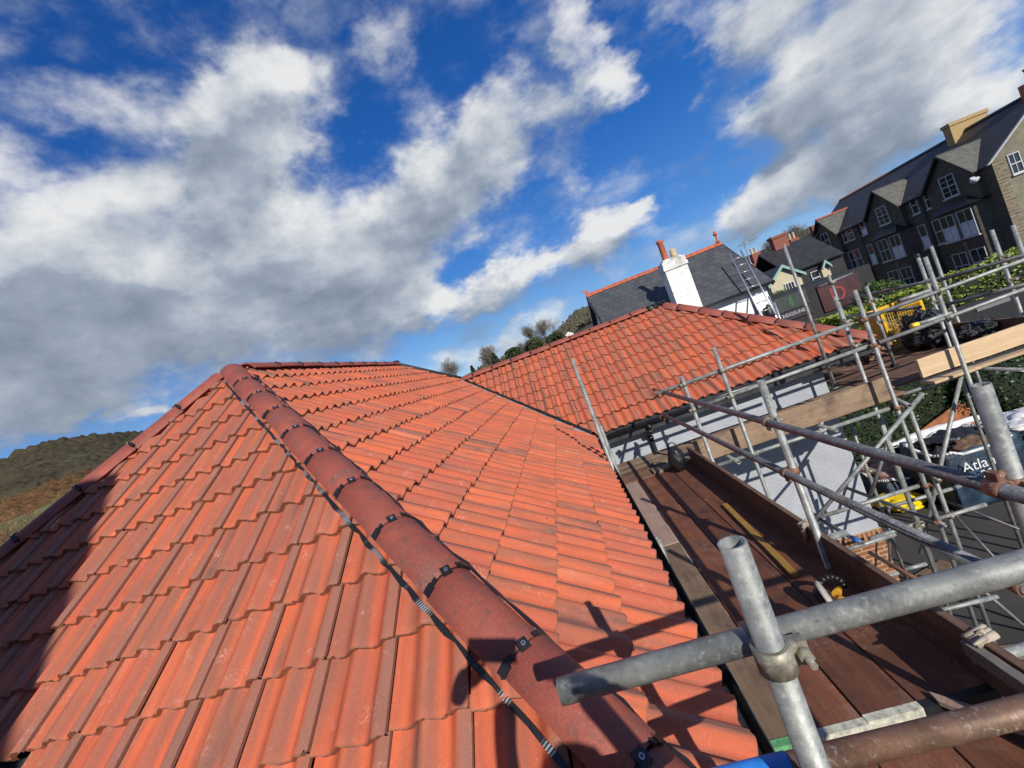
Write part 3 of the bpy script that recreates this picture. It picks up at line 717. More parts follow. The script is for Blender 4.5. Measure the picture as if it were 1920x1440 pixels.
# ================================================================= boards
def board(lo, hi, mat, label, end=None, rot=0., group=None, name='scaffold_board'):
    lo, hi = Vector(lo), Vector(hi); c = (lo + hi)/2
    mb = MB(); h = (hi - lo)/2
    # subdivided along the length with slight waviness
    ax = 0 if h.x > h.y else 1
    n = 14; vs = []
    for i in range(n + 1):
        t = -1 + 2*i/n
        j = rnd.gauss(0, .0012); k = rnd.gauss(0, .0012)
        for sx_, sz in ((-1, -1), (1, -1), (1, 1), (-1, 1)):
            o_ = rnd.gauss(0, .0012)
            vs.append((t*h.x, sx_*h.y + o_, sz*h.z + j) if ax == 0 else (sx_*h.x + o_, t*h.y, sz*h.z + j))
    fs_ = [(4*i+a, 4*i+(a+1) % 4, 4*i+4+(a+1) % 4, 4*i+4+a) for i in range(n) for a in range(4)] + [(3, 2, 1, 0), tuple(4*n+a for a in range(4))]
    mb.add(vs, fs_)
    o = mb.build(name, M[mat]); weld_normals(o); o.location = c; o.rotation_euler.z = rot
    bevel(o, .004, 2)
    tag(o, label, 'board' if name == 'scaffold_board' else name.replace('_', ' '), group)
    if end:
        mb = MB(); e = .0025; w = .035
        if ax == 1: mb.box((-h.x - e, -h.y - e, -h.z - e), (h.x + e, -h.y + w, h.z + e))
        else: mb.box((-h.x - e, -h.y - e, -h.z - e), (-h.x + w, h.y + e, h.z + e))
        b_ = mb.build('end_band', M[end]); b_.parent = o
        if ax == 1: b_.scale = (1, 1, 1)
    return o
g1 = 'boards of the walkway beside the main roof'
zt = -.53; th = .038
xs = .152
board((xs, 1.02, zt - th), (xs + .222, 3.05, zt), 'board', 'brown weathered scaffold board with green painted end beside the gutter', 'endgreen', group=g1)
board((xs, 3.06, zt - th), (xs + .222, 5.0, zt), 'pale', 'pale pinkish worn board beside the gutter, below the tall standards', group=g1)
board((xs + .232, 1.02, zt - th), (xs + .455, 5.02, zt), 'ply', 'red-brown walkway board with white end, second from the gutter', 'endwhite', group=g1)
board((xs + .465, 1.03, zt - th), (xs + .688, 5.02, zt), 'ply', 'red-brown walkway board with white end, third from the gutter', 'endwhite', group=g1)
board((xs + .698, 1.03, zt - th), (xs + .992, 5.02, zt - .002), 'ply', 'shaded red-brown walkway board lying next to the dark toe board', 'black', group=g1)
for i, lb in enumerate(('brown board at the near bottom edge, under the rusty rail, beside the gutter', 'brown board at the near bottom edge, middle of the row under the rusty rail', 'brown board at the bottom right edge of the photo, under the rusty rail')):
    board((.26 + i*.285, -1.9, zt - th - .035), (.26 + .275 + i*.285, .90, zt - .035), 'ply', lb, group='boards under the near guard rails')
g2 = 'boards of the walkway in front of the wing'
board((-.2, 5.05, zt - th), (3.9, 5.30, zt), 'plyx', 'brown board of the wing walkway, behind the weathered toe board', group=g2)
board((-.2, 5.31, zt - th), (3.9, 5.56, zt), 'plyx', 'brown board in the middle of the wing walkway', group=g2)
board((-.2, 5.57, zt - th), (3.9, 5.82, zt), 'boardx', 'weathered board of the wing walkway, second from the roughcast wall', group=g2)
board((-.2, 5.83, zt - th), (3.9, 6.12, zt), 'boardx', 'pale edged board against the roughcast wall', group=g2)
board((.62, 5.04, zt), (1.22, 5.26, zt + .038), 'boardx', 'short offcut board stacked by the black rubble bag', group='offcuts at the walkway corner')
board((.70, 5.30, zt), (1.7, 5.52, zt + .038), 'boardx', 'longer offcut board stacked behind the black rubble bag', group='offcuts at the walkway corner')
# toe boards
board((1.128, .62, zt + .003), (1.166, 5.02, zt + .228), 'toe', 'long dark toe board standing on edge along the main walkway', name='toe_board')
board((1.085, .66, zt + .15), (1.124, 1.06, zt + .215), 'grey_wood', 'short grey weathered plank fixed inside the near end of the toe board', name='plank')
board((1.23, 5.0, -.565), (3.73, 5.038, -.270), 'boardx', 'weathered toe board with knots in front of the roughcast wing wall', name='toe_board')
board((4.16, 5.06, -.455), (6.9, 5.10, -.215), 'fresh', 'fresh pale pine toe board on edge beyond the wing corner', name='toe_board', rot=.0)
board((4.30, 5.108, -.595), (4.86, 5.33, -.557), 'fresh', 'short fresh pine board with bright sawn end under the pine toe board', group='fresh pine deck boards')
board((4.88, 5.14, -.60), (6.9, 5.36, -.562), 'fresh', 'longer fresh pine board sticking out below the pine toe board', group='fresh pine deck boards')
board((6.08, 5.5, zt), (6.12, 8.0, zt + .22), 'toe', 'shaded dark toe board at the far right end of the scaffold', name='toe_board')
for i in range(8):
    y = 5.40 + i*.29
    board((3.96, y, zt - th), (6.06, y + .28, zt - rnd.random()*.006), 'plyx', ('dark brown platform board beyond the wing corner, %s' % ('nearest the pine boards', 'second from the pine boards', 'third from the pine boards', 'just in front of the bin bags', 'under the bin bags', 'just behind the bin bags', 'under the yellow cage', 'farthest one behind the yellow cage')[i]), group='platform boards beyond the wing corner')
# cloth lashings on the toe board
def blob(name, c, r, mat, seed=0, amp=.35, sub=3, sq=(1, 1, 1), parent=None, scale=3.):
    bm = bmesh.new(); bmesh.ops.create_icosphere(bm, subdivisions=sub, radius=1)
    off_ = Vector((seed*7.3, seed*3.1, seed*1.7))
    for v in bm.verts:
        n = noise.noise(v.co*scale*.4 + off_) + .5*noise.noise(v.co*scale + off_) + .3*noise.noise(v.co*scale*2.3 + off_)
        v.co = v.co*(1 + amp*n); v.co = Vector((v.co.x*r*sq[0], v.co.y*r*sq[1], max(v.co.z, -.75)*r*sq[2]))
    me = bpy.data.meshes.new(name); bm.to_mesh(me); bm.free(); me.materials.append(M[mat])
    me.polygons.foreach_set('use_smooth', [True]*len(me.polygons))
    o = bpy.data.objects.new(name, me); COL.objects.link(o); o.location = c
    if parent: attach(o, parent)
    return o
M['cloth'] = simple('dirty_cloth', (.42, .36, .28), .9, 0, 18, .35, .5)
for (y, lb) in ((2.28, 'dirty cloth lashing round the toe board at the thick standard'), (1.03, 'dirty cloth lashing near the broken end of the toe board')):
    mb = MB(); mb.smooth = True
    for k in range(3): mb.tube((1.148 - .045, y + k*.022 - .02, -.31), (1.148 + .05, y + k*.022 - .01, -.295), .016, 8); mb.tube((1.120, y + k*.02 - .02, -.30), (1.120, y + k*.02 + .0, -.40 - .02*k), .011, 8)
    mb.tube((1.148, y - .02, -.29), (1.075, y - .06, -.27), .012, 8, r1=.004); mb.tube((1.15, y, -.29), (1.21, y + .05, -.30), .014, 8, r1=.006)
    tag(recentre(mb.build('lashing', M['cloth'])), lb, 'lashing', 'cloth lashings on the toe board')
# items on the walkway
bk = thing('rubble_bag', 'small black rubble bag with its handle up at the walkway corner', 'bag', (.93, 4.86, zt))
o = blob('bag_body', (.93, 4.86, zt + .155), .125, 'black', 3, .14, 4, (.85, .85, 1.45), bk, 4.)
mb = MB(); mb.smooth = True
for k in range(8):
    a0, a1 = math.pi*k/8, math.pi*(k+1)/8
    mb.tube((.93 + .06*math.cos(a0), 4.86, zt + .30 + .09*math.sin(a0)), (.93 + .06*math.cos(a1), 4.86, zt + .30 + .09*math.sin(a1)), .008, 6)
mb.build('handle', M['black'], bk)
board((.905, 2.10, zt + .001), (.955, 3.46, zt + .03), 'yelwood', 'yellow painted batten lying along the toe board', name='batten', rot=-.045)
tl = thing('cutting_tool', 'black and yellow power tool with a worn grey disc lying on the boards', 'power tool', (.93, 1.72, zt))
MM = Matrix.Translation((.90, 1.73, zt + .075)) @ Matrix.Rotation(math.radians(72), 4, Vector((.25, 1, 0)).normalized())
mb = MB(); mb.lathe([(0, -.014), (.082, -.014), (.092, -.007), (.092, .007), (.082, .014), (.0, .014)], 28, MM)
mb.build('disc', simple('worn_grey_disc', (.40, .37, .33), .7, 0, 30, .3, .3), tl)
mb = MB(); mb.lathe([(.0, -.05), (.05, -.05), (.066, -.03), (.068, -.014), (0, -.013)], 20, MM); mb.build('guard', M['black'], tl)
mb = MB(); mb.smooth = False
mb.tube((.955, 1.73, zt + .075), (1.0, 1.79, zt + .06), .024, 14, r1=.018); mb.tube((.945, 1.71, zt + .065), (.975, 1.69, zt + .045), .022, 12)
mb.build('motor_body', simple('yellow_tool_body', (.50, .25, .015), .4, 0, 12, .15, .1), tl)
mb = MB(); mb.smooth = True
for k in range(9):
    a0, a1 = math.pi*k/9, math.pi*(k+1)/9
    f_ = lambda a: (.965 + .075*math.cos(a), 1.80, zt + .055 + .085*math.sin(a))
    mb.tube(f_(a0), f_(a1), .017, 8)
mb.build('handle', M['black'], tl)
mb = MB(); mb.prism([(.0, 0, 0), (.34, .02, 0), (.30, .055, 0), (.16, .06, 0), (.02, .05, 0)], (0, 0, .02))
o = tag(recentre(mb.build('broken_timber', M['pale'])), 'splintered offcut of timber near the dark board end', 'timber'); o.location = (1.0, .93, zt + .002); o.rotation_euler = (0, 0, 2.2)
# bags and cage on the far platform
def bin_bag(c, r, sq, seed, label):
    return tag(recentre(blob('bin_bag', c, r, 'binbag', seed, .30, 5, sq, None, 5.)), label, 'bin bag', 'black bin bags on the scaffold')
mmt, tt, bb = new_mat('black_bin_bag'); bb.inputs['Base Color'].default_value = c4(.008, .008, .009); bb.inputs['Roughness'].default_value = .22
ob = tt.n('ShaderNodeTexCoord').outputs['Object']; bump(tt, bb, tt.noise(ob, 9, 6, .65), .9, .06); M['binbag'] = mmt
bin_bag((5.62, 6.72, zt + .27), .31, (.95, .8, 1.15), 2, 'big full black bin bag in front of the yellow cage')
bin_bag((5.92, 6.25, zt + .12), .20, (1.35, .9, .75), 5, 'smaller slumped bin bag, right of the big one')
cg = thing('mesh_cage', 'yellow framed mesh cage full of offcuts on the far platform', 'cage', (5.62, 7.55, zt))
mb = MB(); yx0, yx1, yy0, yy1, z0, z1 = 5.46, 6.16, 7.30, 7.85, zt, zt + .72
mb.box((yx0, yy0, z0), (yx0 + .05, yy1, z1)); mb.box((yx1 - .05, yy0, z0), (yx1, yy1, z1)); mb.box((yx0 + .05, yy1 - .03, z1 - .06), (yx1 - .05, yy1, z1)); mb.box((yx0 + .05, yy0, z0), (yx1 - .05, yy0 + .04, z0 + .10)); mb.box((yx0 + .05, yy0, z1 - .06), (yx1 - .05, yy0 + .04, z1))
mb.build('frame', simple('yellow_paint', (.62, .36, .01), .45, 0, 10, .2, .1), cg)
mb = MB()
for i in range(16):
    x = yx0 + .05 + (i + .5)*.65/16; mb.tube((x, yy0 + .015, z0 + .1), (x, yy0 + .015, z1 - .06), .005, 6)
for i in range(9):
    z = z0 + .13 + i*.072; mb.tube((yx0 + .05, yy0 + .022, z), (yx1 - .05, yy0 + .022, z), .005, 6)
mb.build('mesh', simple('yellow_wire', (.50, .32, .03), .5, .2, 10, .3, 0), cg)
mb = MB()
for i in range(70):
    c = Vector((yx0 + .1 + rnd.random()*.55, yy0 + .1 + rnd.random()*.4, z0 + .05 + rnd.random()*.42)); MM = Matrix.Translation(c) @ Matrix.Rotation(rnd.random()*6, 4, 'Z') @ Matrix.Rotation(rnd.random()*3, 4, 'X')
    mb.box((-.09, -.02, -.01), (.09, .02, .01), MM)
d_ = mb.build('offcuts', simple('pale_offcuts', (.50, .36, .20), .8, 0, 20, .4, .2)); tag(recentre(d_), 'heap of pale timber offcuts inside the yellow cage', 'offcuts')
mb = MB()
for i in range(46):
    c = Vector((4.85 + rnd.random()*.42, 6.9 + rnd.random()*.7, zt + .03 + rnd.random()*.30)); MM = Matrix.Translation(c) @ Matrix.Rotation(rnd.random()*6, 4, 'Z') @ Matrix.Rotation(rnd.random()*3, 4, 'X')
    mb.box((-.14, -.025, -.012), (.14, .025, .012), MM)
tag(recentre(mb.build('debris_heap', simple('broken_tile_debris', (.36, .22, .15), .85, 0, 14, .6, .3))), 'heap of broken tiles and sticks left of the yellow cage', 'debris')

# ================================================================= ground level
mt, t, b = new_mat('asphalt')
ob = t.n('ShaderNodeTexCoord').outputs['Object']; n = t.noise(ob, 1.1, 6, .65); f = t.noise(ob, 130, 3, .7)
bs = t.mix(t.rng(n, .35, .7), c4(.030, .029, .028), c4(.055, .050, .046)); bs = t.mix(t.rng(f, .4, .75, 0, .5), bs, c4(.09, .085, .08))
t.L.new(bs, b.inputs['Base Color']); b.inputs['Roughness'].default_value = .9; bump(t, b, f, .4, .006); M['asphalt'] = mt
mt, t, b = new_mat('meadow')
ob = t.n('ShaderNodeTexCoord').outputs['Object']; n = t.noise(ob, .05, 7, .6)
t.L.new(t.ramp(n, [(.35, c4(.035, .055, .015)), (.55, c4(.07, .085, .025)), (.7, c4(.09, .075, .03))]), b.inputs['Base Color']); b.inputs['Roughness'].default_value = .95; M['meadow'] = mt
mb = MB(); mb.quad((-3000, -3000, -4.02), (3000, -3000, -4.02), (3000, 3000, -4.02), (-3000, 3000, -4.02)); struct(mb.build('ground', M['meadow']))
mb = MB(); mb.quad((-1, -20, -4.004), (45, -20, -4.004), (45, 70, -4.004), (-1, 70, -4.004)); struct(mb.build('road', M['asphalt']))
M['yelline'] = simple('worn_yellow_road_paint', (.38, .27, .05), .8, 0, 14, .4, .1)
mb = MB()
def ribbon(mb, pts, w, z):
    pts = [Vector((x, y, z)) for x, y in pts]
    L_ = []
    for i, p in enumerate(pts):
        d = (pts[min(i+1, len(pts)-1)] - pts[max(i-1, 0)]).normalized(); n_ = Vector((-d.y, d.x, 0)); L_ += [p + n_*w/2, p - n_*w/2]
    mb.add(L_, [(2*i, 2*i+1, 2*i+3, 2*i+2) for i in range(len(pts)-1)])
ribbon(mb, [(12.0 + 1.6*math.cos(a), 14.3 + .75*math.sin(a)) for a in [k*.3 for k in range(3, 18)]], .13, -4.0)
ribbon(mb, [(13.0 + i*.6, 13.2 + .1*math.sin(i)) for i in range(9)], .12, -4.0); ribbon(mb, [(12.0 + i*.6, 15.7 + .35*math.sin(i*.6)) for i in range(9)], .12, -3.9995); ribbon(mb, [(12.6 + i*.3, 14.2 + .05*i) for i in range(5)], .2, -3.999)
struct(mb.build('road_marking', M['yelline']))
for (c, r_, lb) in (((4.42, 6.6), .3, 'sole board under the right-hand wing standard'), ((3.75, 4.9), -.2, 'sole board under the lower front standard'), ((1.12, 2.11), .1, 'sole board under the walkway standard')):
    o = board((c[0] - .35, c[1] - .11, -4.0), (c[0] + .35, c[1] + .11, -3.965), 'boardx', lb, name='sole_board', rot=r_, group='sole boards on the tarmac')
# leaf clouds
def leaves(name, pts, size, mat, parent=None, aspect=.55, seed=1, flat=.35):
    r = random.Random(seed); V, F, Cc = [], [], []
    for p in pts:
        p = Vector(p); a = Vector((r.gauss(0, 1), r.gauss(0, 1), r.gauss(0, flat))).normalized(); n = Vector((r.gauss(0, 1), r.gauss(0, 1), r.gauss(.4, 1))).normalized()
        bb_ = a.cross(n).normalized(); s_ = size*(.6 + .8*r.random()); k = len(V)
        V += [p - a*s_*.5, p + bb_*s_*aspect*.5 + n*s_*.06, p + a*s_*.5, p - bb_*s_*aspect*.5 + n*s_*.06]; F.append((k, k+1, k+2, k+3))
        c_ = min(1, max(0, r.gauss(.5, .28))); Cc += [c_, c_, c_, 1]*4
    me = bpy.data.meshes.new(name); me.from_pydata([tuple(v) for v in V], [], F)
    ca = me.color_attributes.new('lc', 'FLOAT_COLOR', 'CORNER'); ca.data.foreach_set('color', Cc)
    me.materials.append(mat); o = bpy.data.objects.new(name, me); COL.objects.link(o)
    if parent: attach(o, parent)
    return o
M['leaf_dark'] = leaf_mat('dark_hedge_leaf', (.012, .035, .008), (.045, .095, .018), .4); M['leaf_bright'] = leaf_mat('bright_hedge_leaf', (.10, .16, .015), (.30, .36, .05), .45)
M['leaf_mid'] = leaf_mat('shrub_leaf', (.035, .07, .012), (.10, .15, .025)); M['hedge_core'] = simple('hedge_core', (.012, .018, .008), .95, 0, 6, .4, 0)
def hedge(label, c, size, rot, n, lsize, mat, seed, bulge=.18):
    th_ = thing('hedge', label, 'hedge', c); Rm = Matrix.Translation(c) @ Matrix.Rotation(rot, 4, 'Z'); r = random.Random(seed)
    sx_, sy_, sz_ = size
    core = MB(); core.box((-sx_/2 + .15, -sy_/2 + .15, 0), (sx_/2 - .15, sy_/2 - .15, sz_ - .15), Rm); core.build('branches', M['hedge_core'], th_)
    P = []
    for i in range(n):
        f_ = r.random(); u_, v_ = r.uniform(-1, 1), r.uniform(-1, 1); d_ = abs(r.gauss(0, .10))
        if f_ < .40: p = Vector((u_*sx_/2, v_*sy_/2, sz_ - d_))
        elif f_ < .75: p = Vector((u_*sx_/2, -sy_/2 + d_, (v_*.5 + .5)*sz_))
        elif f_ < .88: p = Vector((-sx_/2 + d_, u_*sy_/2, (v_*.5 + .5)*sz_))
        else: p = Vector((sx_/2 - d_, u_*sy_/2, (v_*.5 + .5)*sz_))
        w = Rm @ p
        nn = noise.noise(w*1.3)*bulge + noise.noise(w*3.5)*bulge*.5
        q_ = Vector((p.x, p.y, p.z - sz_/2)); w = Rm @ (p + q_.normalized()*nn)
        P.append(w)
    leaves('foliage', P, lsize, mat, th_, seed=seed); return th_
hedge('dense dark green hedge behind the scaffold, below the wing corner', (8.6, 12.1, -4), (6.2, 1.9, 2.0), .19, 15000, .075, M['leaf_dark'], 3)
hedge('tall bright yellow-green hedge in front of the stone terrace', (21.5, 20.6, -4), (18, 1.8, 2.75), -.03, 16000, .17, M['leaf_bright'], 5, .35)
def shrub(label, c, r3, n, ls, mat, seed, name='shrub', cat='shrub'):
    t_ = thing(name, label, cat, (c[0], c[1], c[2] - r3[2])); r = random.Random(seed); P = []
    for i in range(n):
        d = Vector((r.gauss(0, 1), r.gauss(0, 1), r.gauss(0, 1))).normalized(); rr = 1 - abs(r.gauss(0, .13)) + .16*noise.noise(d*2.2 + Vector((seed, 0, 0))) + .1*noise.noise(d*6)
        P.append(Vector(c) + Vector((d.x*r3[0], d.y*r3[1], d.z*r3[2]))*rr)
    leaves('foliage', P, ls, mat, t_, seed=seed)
    mb = MB(); mb.tube((c[0], c[1], c[2] - r3[2]), (c[0], c[1], c[2] + r3[2]*.2), .08, 8, r1=.03); mb.build('trunk', M['hedge_core'], t_)
    o = blob('branches', c, 1, 'hedge_core', seed, .15, 3, (r3[0]*.8, r3[1]*.8, r3[2]*.8), t_); return t_
shrub('round clipped green bush in front of the dark terrace', (15.7, 22, -1.9), (1.4, 1.2, 1.45), 6000, .12, M['leaf_mid'], 4)
shrub('dark leafy shrub at the road edge below the pine boards', (9.9, 11.0, -3.1), (.9, .8, .95), 3500, .08, M['leaf_dark'], 6)
# dark hoarding with a small sign strip
hd_ = thing('hoarding', 'black hoarding fence with a small pale sign, under the bright hedge', 'fence', (19, 17.5, -4))
mb = MB(); mb.box((14.6, 17.5, -4), (30, 17.56, -2.15)); mb.build('panel', simple('black_fence_paint', (.008, .009, .010), .6, 0, 6, .3, .1), hd_)
mb = MB(); mb.box((15.6, 17.46, -2.56), (16.8, 17.498, -2.40)); sp_ = mb.build('sign_strip', simple('grey_sign', (.16, .16, .17), .5, 0, 6, .1, 0), hd_)

# ---- building waste by the hedge
mt, t, b = new_mat('navy_woven_bag'); ob = t.n('ShaderNodeTexCoord').outputs['Object']; n = t.noise(ob, 4, 6, .65)
t.L.new(t.mix(t.rng(n, .45, .7), c4(.010, .022, .042), c4(.03, .08, .125)), b.inputs['Base Color']); b.inputs['Roughness'].default_value = .55; bump(t, b, n, .8, .05); M['navy'] = mt
def text_mesh(name, txt, size, mat, parent, M4, ext=.002):
    cu = bpy.data.curves.new(name, 'FONT'); cu.body = txt; cu.size = size; cu.extrude = ext; cu.align_x = 'CENTER'; cu.align_y = 'CENTER'
    o = bpy.data.objects.new(name, cu); COL.objects.link(o)
    me = bpy.data.meshes.new_from_object(o.evaluated_get(bpy.context.evaluated_depsgraph_get()))
    bpy.data.objects.remove(o); me.materials.clear(); me.materials.append(mat); me.transform(M4)
    o = bpy.data.objects.new(name, me); COL.objects.link(o); attach(o, parent); return o
def sack(name, label, lo, hi, seed, fill, group=None, text=None):
    t_ = thing(name, label, 'bulk bag', ((lo[0]+hi[0])/2, (lo[1]+hi[1])/2, lo[2]), group)
    bm = bmesh.new(); bmesh.ops.create_cube(bm, size=1); bmesh.ops.subdivide_edges(bm, edges=bm.edges[:], cuts=14, use_grid_fill=True)
    for f in [f for f in bm.faces if f.calc_center_median().z > .49]: bm.faces.remove(f)
    for v in bm.verts:
        p = v.co; bl = .10*math.cos(p.z*2.6); w = Vector((lo[0] + (hi[0]-lo[0])*(p.x*(1 + bl) + .5), lo[1] + (hi[1]-lo[1])*(p.y*(1 + bl) + .5), lo[2] + (hi[2]-lo[2])*(p.z + .5)))
        nn = noise.noise(w*2.2 + Vector((seed, 0, 0)))*.07 + noise.noise(w*6)*.025
        v.co = w + Vector((nn, nn*.7, (nn*1.6 if p.z > .3 else 0)))
    me = bpy.data.meshes.new('bag_body'); bm.to_mesh(me); bm.free(); me.materials.append(M['navy']); me.polygons.foreach_set('use_smooth', [True]*len(me.polygons))
    o = bpy.data.objects.new('bag_body', me); COL.objects.link(o); o.modifiers.new('s', 'SOLIDIFY').thickness = .012; attach(o, t_)
    # pale rim
    mb = MB(); mb.smooth = True; P = []
    for k in range(41):
        a = 2*math.pi*k/40; sq_ = lambda c: math.copysign(abs(c)**.35, c)
        P.append(Vector(((lo[0]+hi[0])/2 + (hi[0]-lo[0])*.52*sq_(math.cos(a)), (lo[1]+hi[1])/2 + (hi[1]-lo[1])*.52*sq_(math.sin(a)), hi[2] + .03*math.sin(a*5) + .02*math.sin(a*9 + seed))))
    for p0, p1 in zip(P, P[1:]): mb.tube(p0, p1, .028, 6)
    mb.build('rim', M['white_sheet'], t_)
    if text:
        for txt, px, pz, s_ in text:
            M4 = Matrix.Translation((px, lo[1] - .15, pz)) @ Matrix.Rotation(math.radians(90), 4, 'X')
            text_mesh('lettering', txt, s_, M['white_sheet'], t_, M4)
    return t_
M['white_sheet'] = simple('white_plastic_sheet', (.68, .68, .68), .5, 0, 6, .15, .6, 12, .03); M['sheet_brown'] = simple('brown_sacking', (.13, .075, .045), .8, 0, 8, .5, .6); M['sheet_black'] = simple('black_sheet', (.015, .015, .018), .4, 0, 8, .4, .8, 10, .04)
M['sheet_yellow'] = simple('yellow_plastic_sack', (.78, .55, .01), .4, 0, 5, .15, .7, 9, .05); M['sheet_pink'] = simple('pinkish_rubble', (.32, .19, .16), .8, 0, 9, .6, .5); M['red_pl'] = simple('red_plastic', (.45, .05, .02), .4, 0, 9, .2, .2); M['teal_pl'] = simple('teal_plastic', (.08, .28, .27), .4, 0, 9, .2, .2)
M['rust'] = simple('rust_stained_board', (.28, .10, .035), .85, 0, 4, .55, .4)
sack('bulk_bag', 'navy blue bulk bag with white lettering and a pale rim, full of rubbish', (6.08, 7.9, -4), (7.35, 8.95, -2.88), 1, None, 'navy bulk bags of waste', [('Atlan', 6.47, -3.12, .27), ('20', 6.56, -3.33, .22)])
sack('bulk_bag', 'navy blue bulk bag at the right edge, half hidden by the thick standard', (7.55, 7.9, -4), (8.9, 9.0, -2.95), 4, None, 'navy bulk bags of waste')
sack('bulk_bag', 'dark bulk bag behind the roughcast wall corner, low and open', (5.55, 8.9, -4), (6.5, 9.9, -3.5), 7, None, 'navy bulk bags of waste')
for nm, c, r_, mt_, sd, sq, lb, ct in (('tarpaulin', (7.6, 10.2, -3.35), .50, 'white_sheet', 11, (2.1, .26, .22), 'long white plastic sheet lying behind the lettered bag', 'sheet'), ('tarpaulin', (6.75, 8.6, -2.95), .5, 'sheet_black', 12, (.95, .6, .45), 'crumpled black sheet on top of the lettered bag', 'sheet'), ('sacking', (6.85, 8.25, -2.98), .4, 'sheet_brown', 13, (.9, .6, .4), 'brown sacking on top of the lettered bag', 'sacking'),
    ('rubble_heap', (6.0, 9.4, -3.55), .45, 'sheet_pink', 14, (1, 1, .55), 'heap of pinkish broken tiles in the low open bag', 'rubble'), ('rubbish_sack', (5.56, 8.75, -3.86), .34, 'sheet_yellow', 15, (1.25, 1.1, .42), 'bright yellow plastic sack on the tarmac by the wall corner', 'sack'),
    ('plastic_scrap', (5.75, 9.7, -3.40), .16, 'red_pl', 18, (1.6, .5, .4), 'red plastic scrap on the rubble', 'scrap'), ('plastic_scrap', (6.25, 9.25, -3.35), .14, 'teal_pl', 19, (1.3, .6, .5), 'teal plastic scrap beside the rubble', 'scrap'), ('tarpaulin', (8.25, 8.45, -2.92), .5, 'white_sheet', 20, (1.1, .8, .3), 'crumpled white sheet on the bag at the right edge', 'sheet')):
    tag(recentre(blob(nm, c, r_, mt_, sd, .42, 4, sq, None, 4.)), lb, ct)
mb = MB(); mb.prism([(7.7, 10.75, -4), (9.6, 10.95, -4), (9.55, 11.05, -3.15), (8.9, 11.0, -3.2), (7.8, 10.85, -3.5)], (0, .03, 0)); tag(recentre(mb.build('rusty_sheet', M['rust'])), 'rust stained sheet leaning against the dark hedge', 'sheet')

# ================================================================= slate roofed white house behind
M['slate'] = brick_mat('grey_slate', (.060, .064, .070), (.095, .098, .10), (.022, .023, .025), .30, .21, .006, .45, rough=.6, bmp=.6)
M['slate_pale'] = brick_mat('pale_slate', (.095, .092, .078), (.15, .145, .12), (.03, .03, .028), .32, .23, .007, .5, rough=.75, bmp=.6)
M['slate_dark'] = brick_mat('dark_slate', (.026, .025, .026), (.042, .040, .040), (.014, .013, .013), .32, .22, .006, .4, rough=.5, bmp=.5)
M['terracotta'] = simple('terracotta', (.42, .105, .05), .7, 0, 6, .3, .3); M['cream_pot'] = simple('buff_clay', (.50, .38, .22), .8, 0, 9, .3, .3)
M['whitewash'] = simple('white_painted_wall', (.80, .80, .78), .7, 0, 2.5, .08, .25, 30, .01); M['black_trim'] = simple('black_trim', (.012, .012, .014), .4, 0, 8, .2, 0)
mt, t, b = new_mat('stained_white_chimney'); ob = t.n('ShaderNodeTexCoord').outputs['Object']; n = t.noise(ob, 3.2, 6, .65); z_ = t.n('ShaderNodeSeparateXYZ', {0: ob}).outputs[2]
k = t.m('MULTIPLY', t.rng(z_, 2.9, 3.7), t.rng(n, .38, .60)); vs_ = t.noise(t.mapping(ob, (7, 7, .6)), 1.5, 5, .6); cb = t.mix(t.m('MULTIPLY', t.rng(vs_, .52, .75), .5), c4(.78, .78, .76), c4(.42, .41, .37)); cr = t.m('LESS_THAN', t.m('ABSOLUTE', t.m('SUBTRACT', t.noise(t.mapping(ob, (1.2, 1.2, 2.2)), 1.1, 4, .6), .5)), .006); cb = t.mix(t.m('MULTIPLY', cr, .6), cb, c4(.25, .24, .22)); t.L.new(t.mix(t.m('MULTIPLY', k, .9), cb, c4(.24, .21, .13)), b.inputs['Base Color']); b.inputs['Roughness'].default_value = .8; bump(t, b, n, .4, .02); M['whitechim'] = mt
sh = thing('slate_house', 'white house with grey slate roof, red ridge tiles and a white chimney, behind the wing', 'house', (5.9, 20, -4))
ex0, ex1, ey, ry, ez, rz = 2.45, 9.25, 17.75, 21.0, 1.33, 3.85
def slab(mb, a, b, c, d, th_):
    a, b, c, d = map(Vector, (a, b, c, d)); n_ = (b - a).cross(d - a).normalized()*th_
    mb.add([a, b, c, d, a - n_, b - n_, c - n_, d - n_], [(0, 1, 2, 3), (7, 6, 5, 4), (0, 4, 5, 1), (1, 5, 6, 2), (2, 6, 7, 3), (3, 7, 4, 0)])
mb = MB(); slab(mb, (ex0, ey, ez), (ex1, ey, ez), (ex1, ry, rz), (ex0, ry, rz), .07); rf = mb.build('roof', M['slate'], sh)
mb = MB(); slab(mb, (ex1, 2*ry - ey, ez), (ex0, 2*ry - ey, ez), (ex0, ry + .005, rz), (ex1, ry + .005, rz), .07); mb.build('roof', M['slate'], sh)
mb = MB(); y0, y1 = ey + .3, 2*ry - ey - .3
mb.prism([(ex0 + .22, y0, -4), (ex0 + .22, y1, -4), (ex0 + .22, y1, ez + .05), (ex0 + .22, ry, rz - .12), (ex0 + .22, y0, ez + .05)], (ex1 - ex0 - .44, 0, 0)); mb.build('wall', M['whitewash'], sh)
for x_ in (ex0 - .02, ex1 - .02):
    mb = MB(); slab(mb, (x_, ey - .02, ez - .02), (x_ + .04, ey - .02, ez - .02), (x_ + .04, ry, rz + .01), (x_, ry, rz + .01), .2); mb.build('bargeboard', M['black_trim'], sh)
    mb = MB(); slab(mb, (x_ + .04, 2*ry - ey, ez - .02), (x_, 2*ry - ey, ez - .02), (x_, ry + .003, rz + .01), (x_ + .04, ry + .003, rz + .01), .2); mb.build('bargeboard', M['black_trim'], sh)
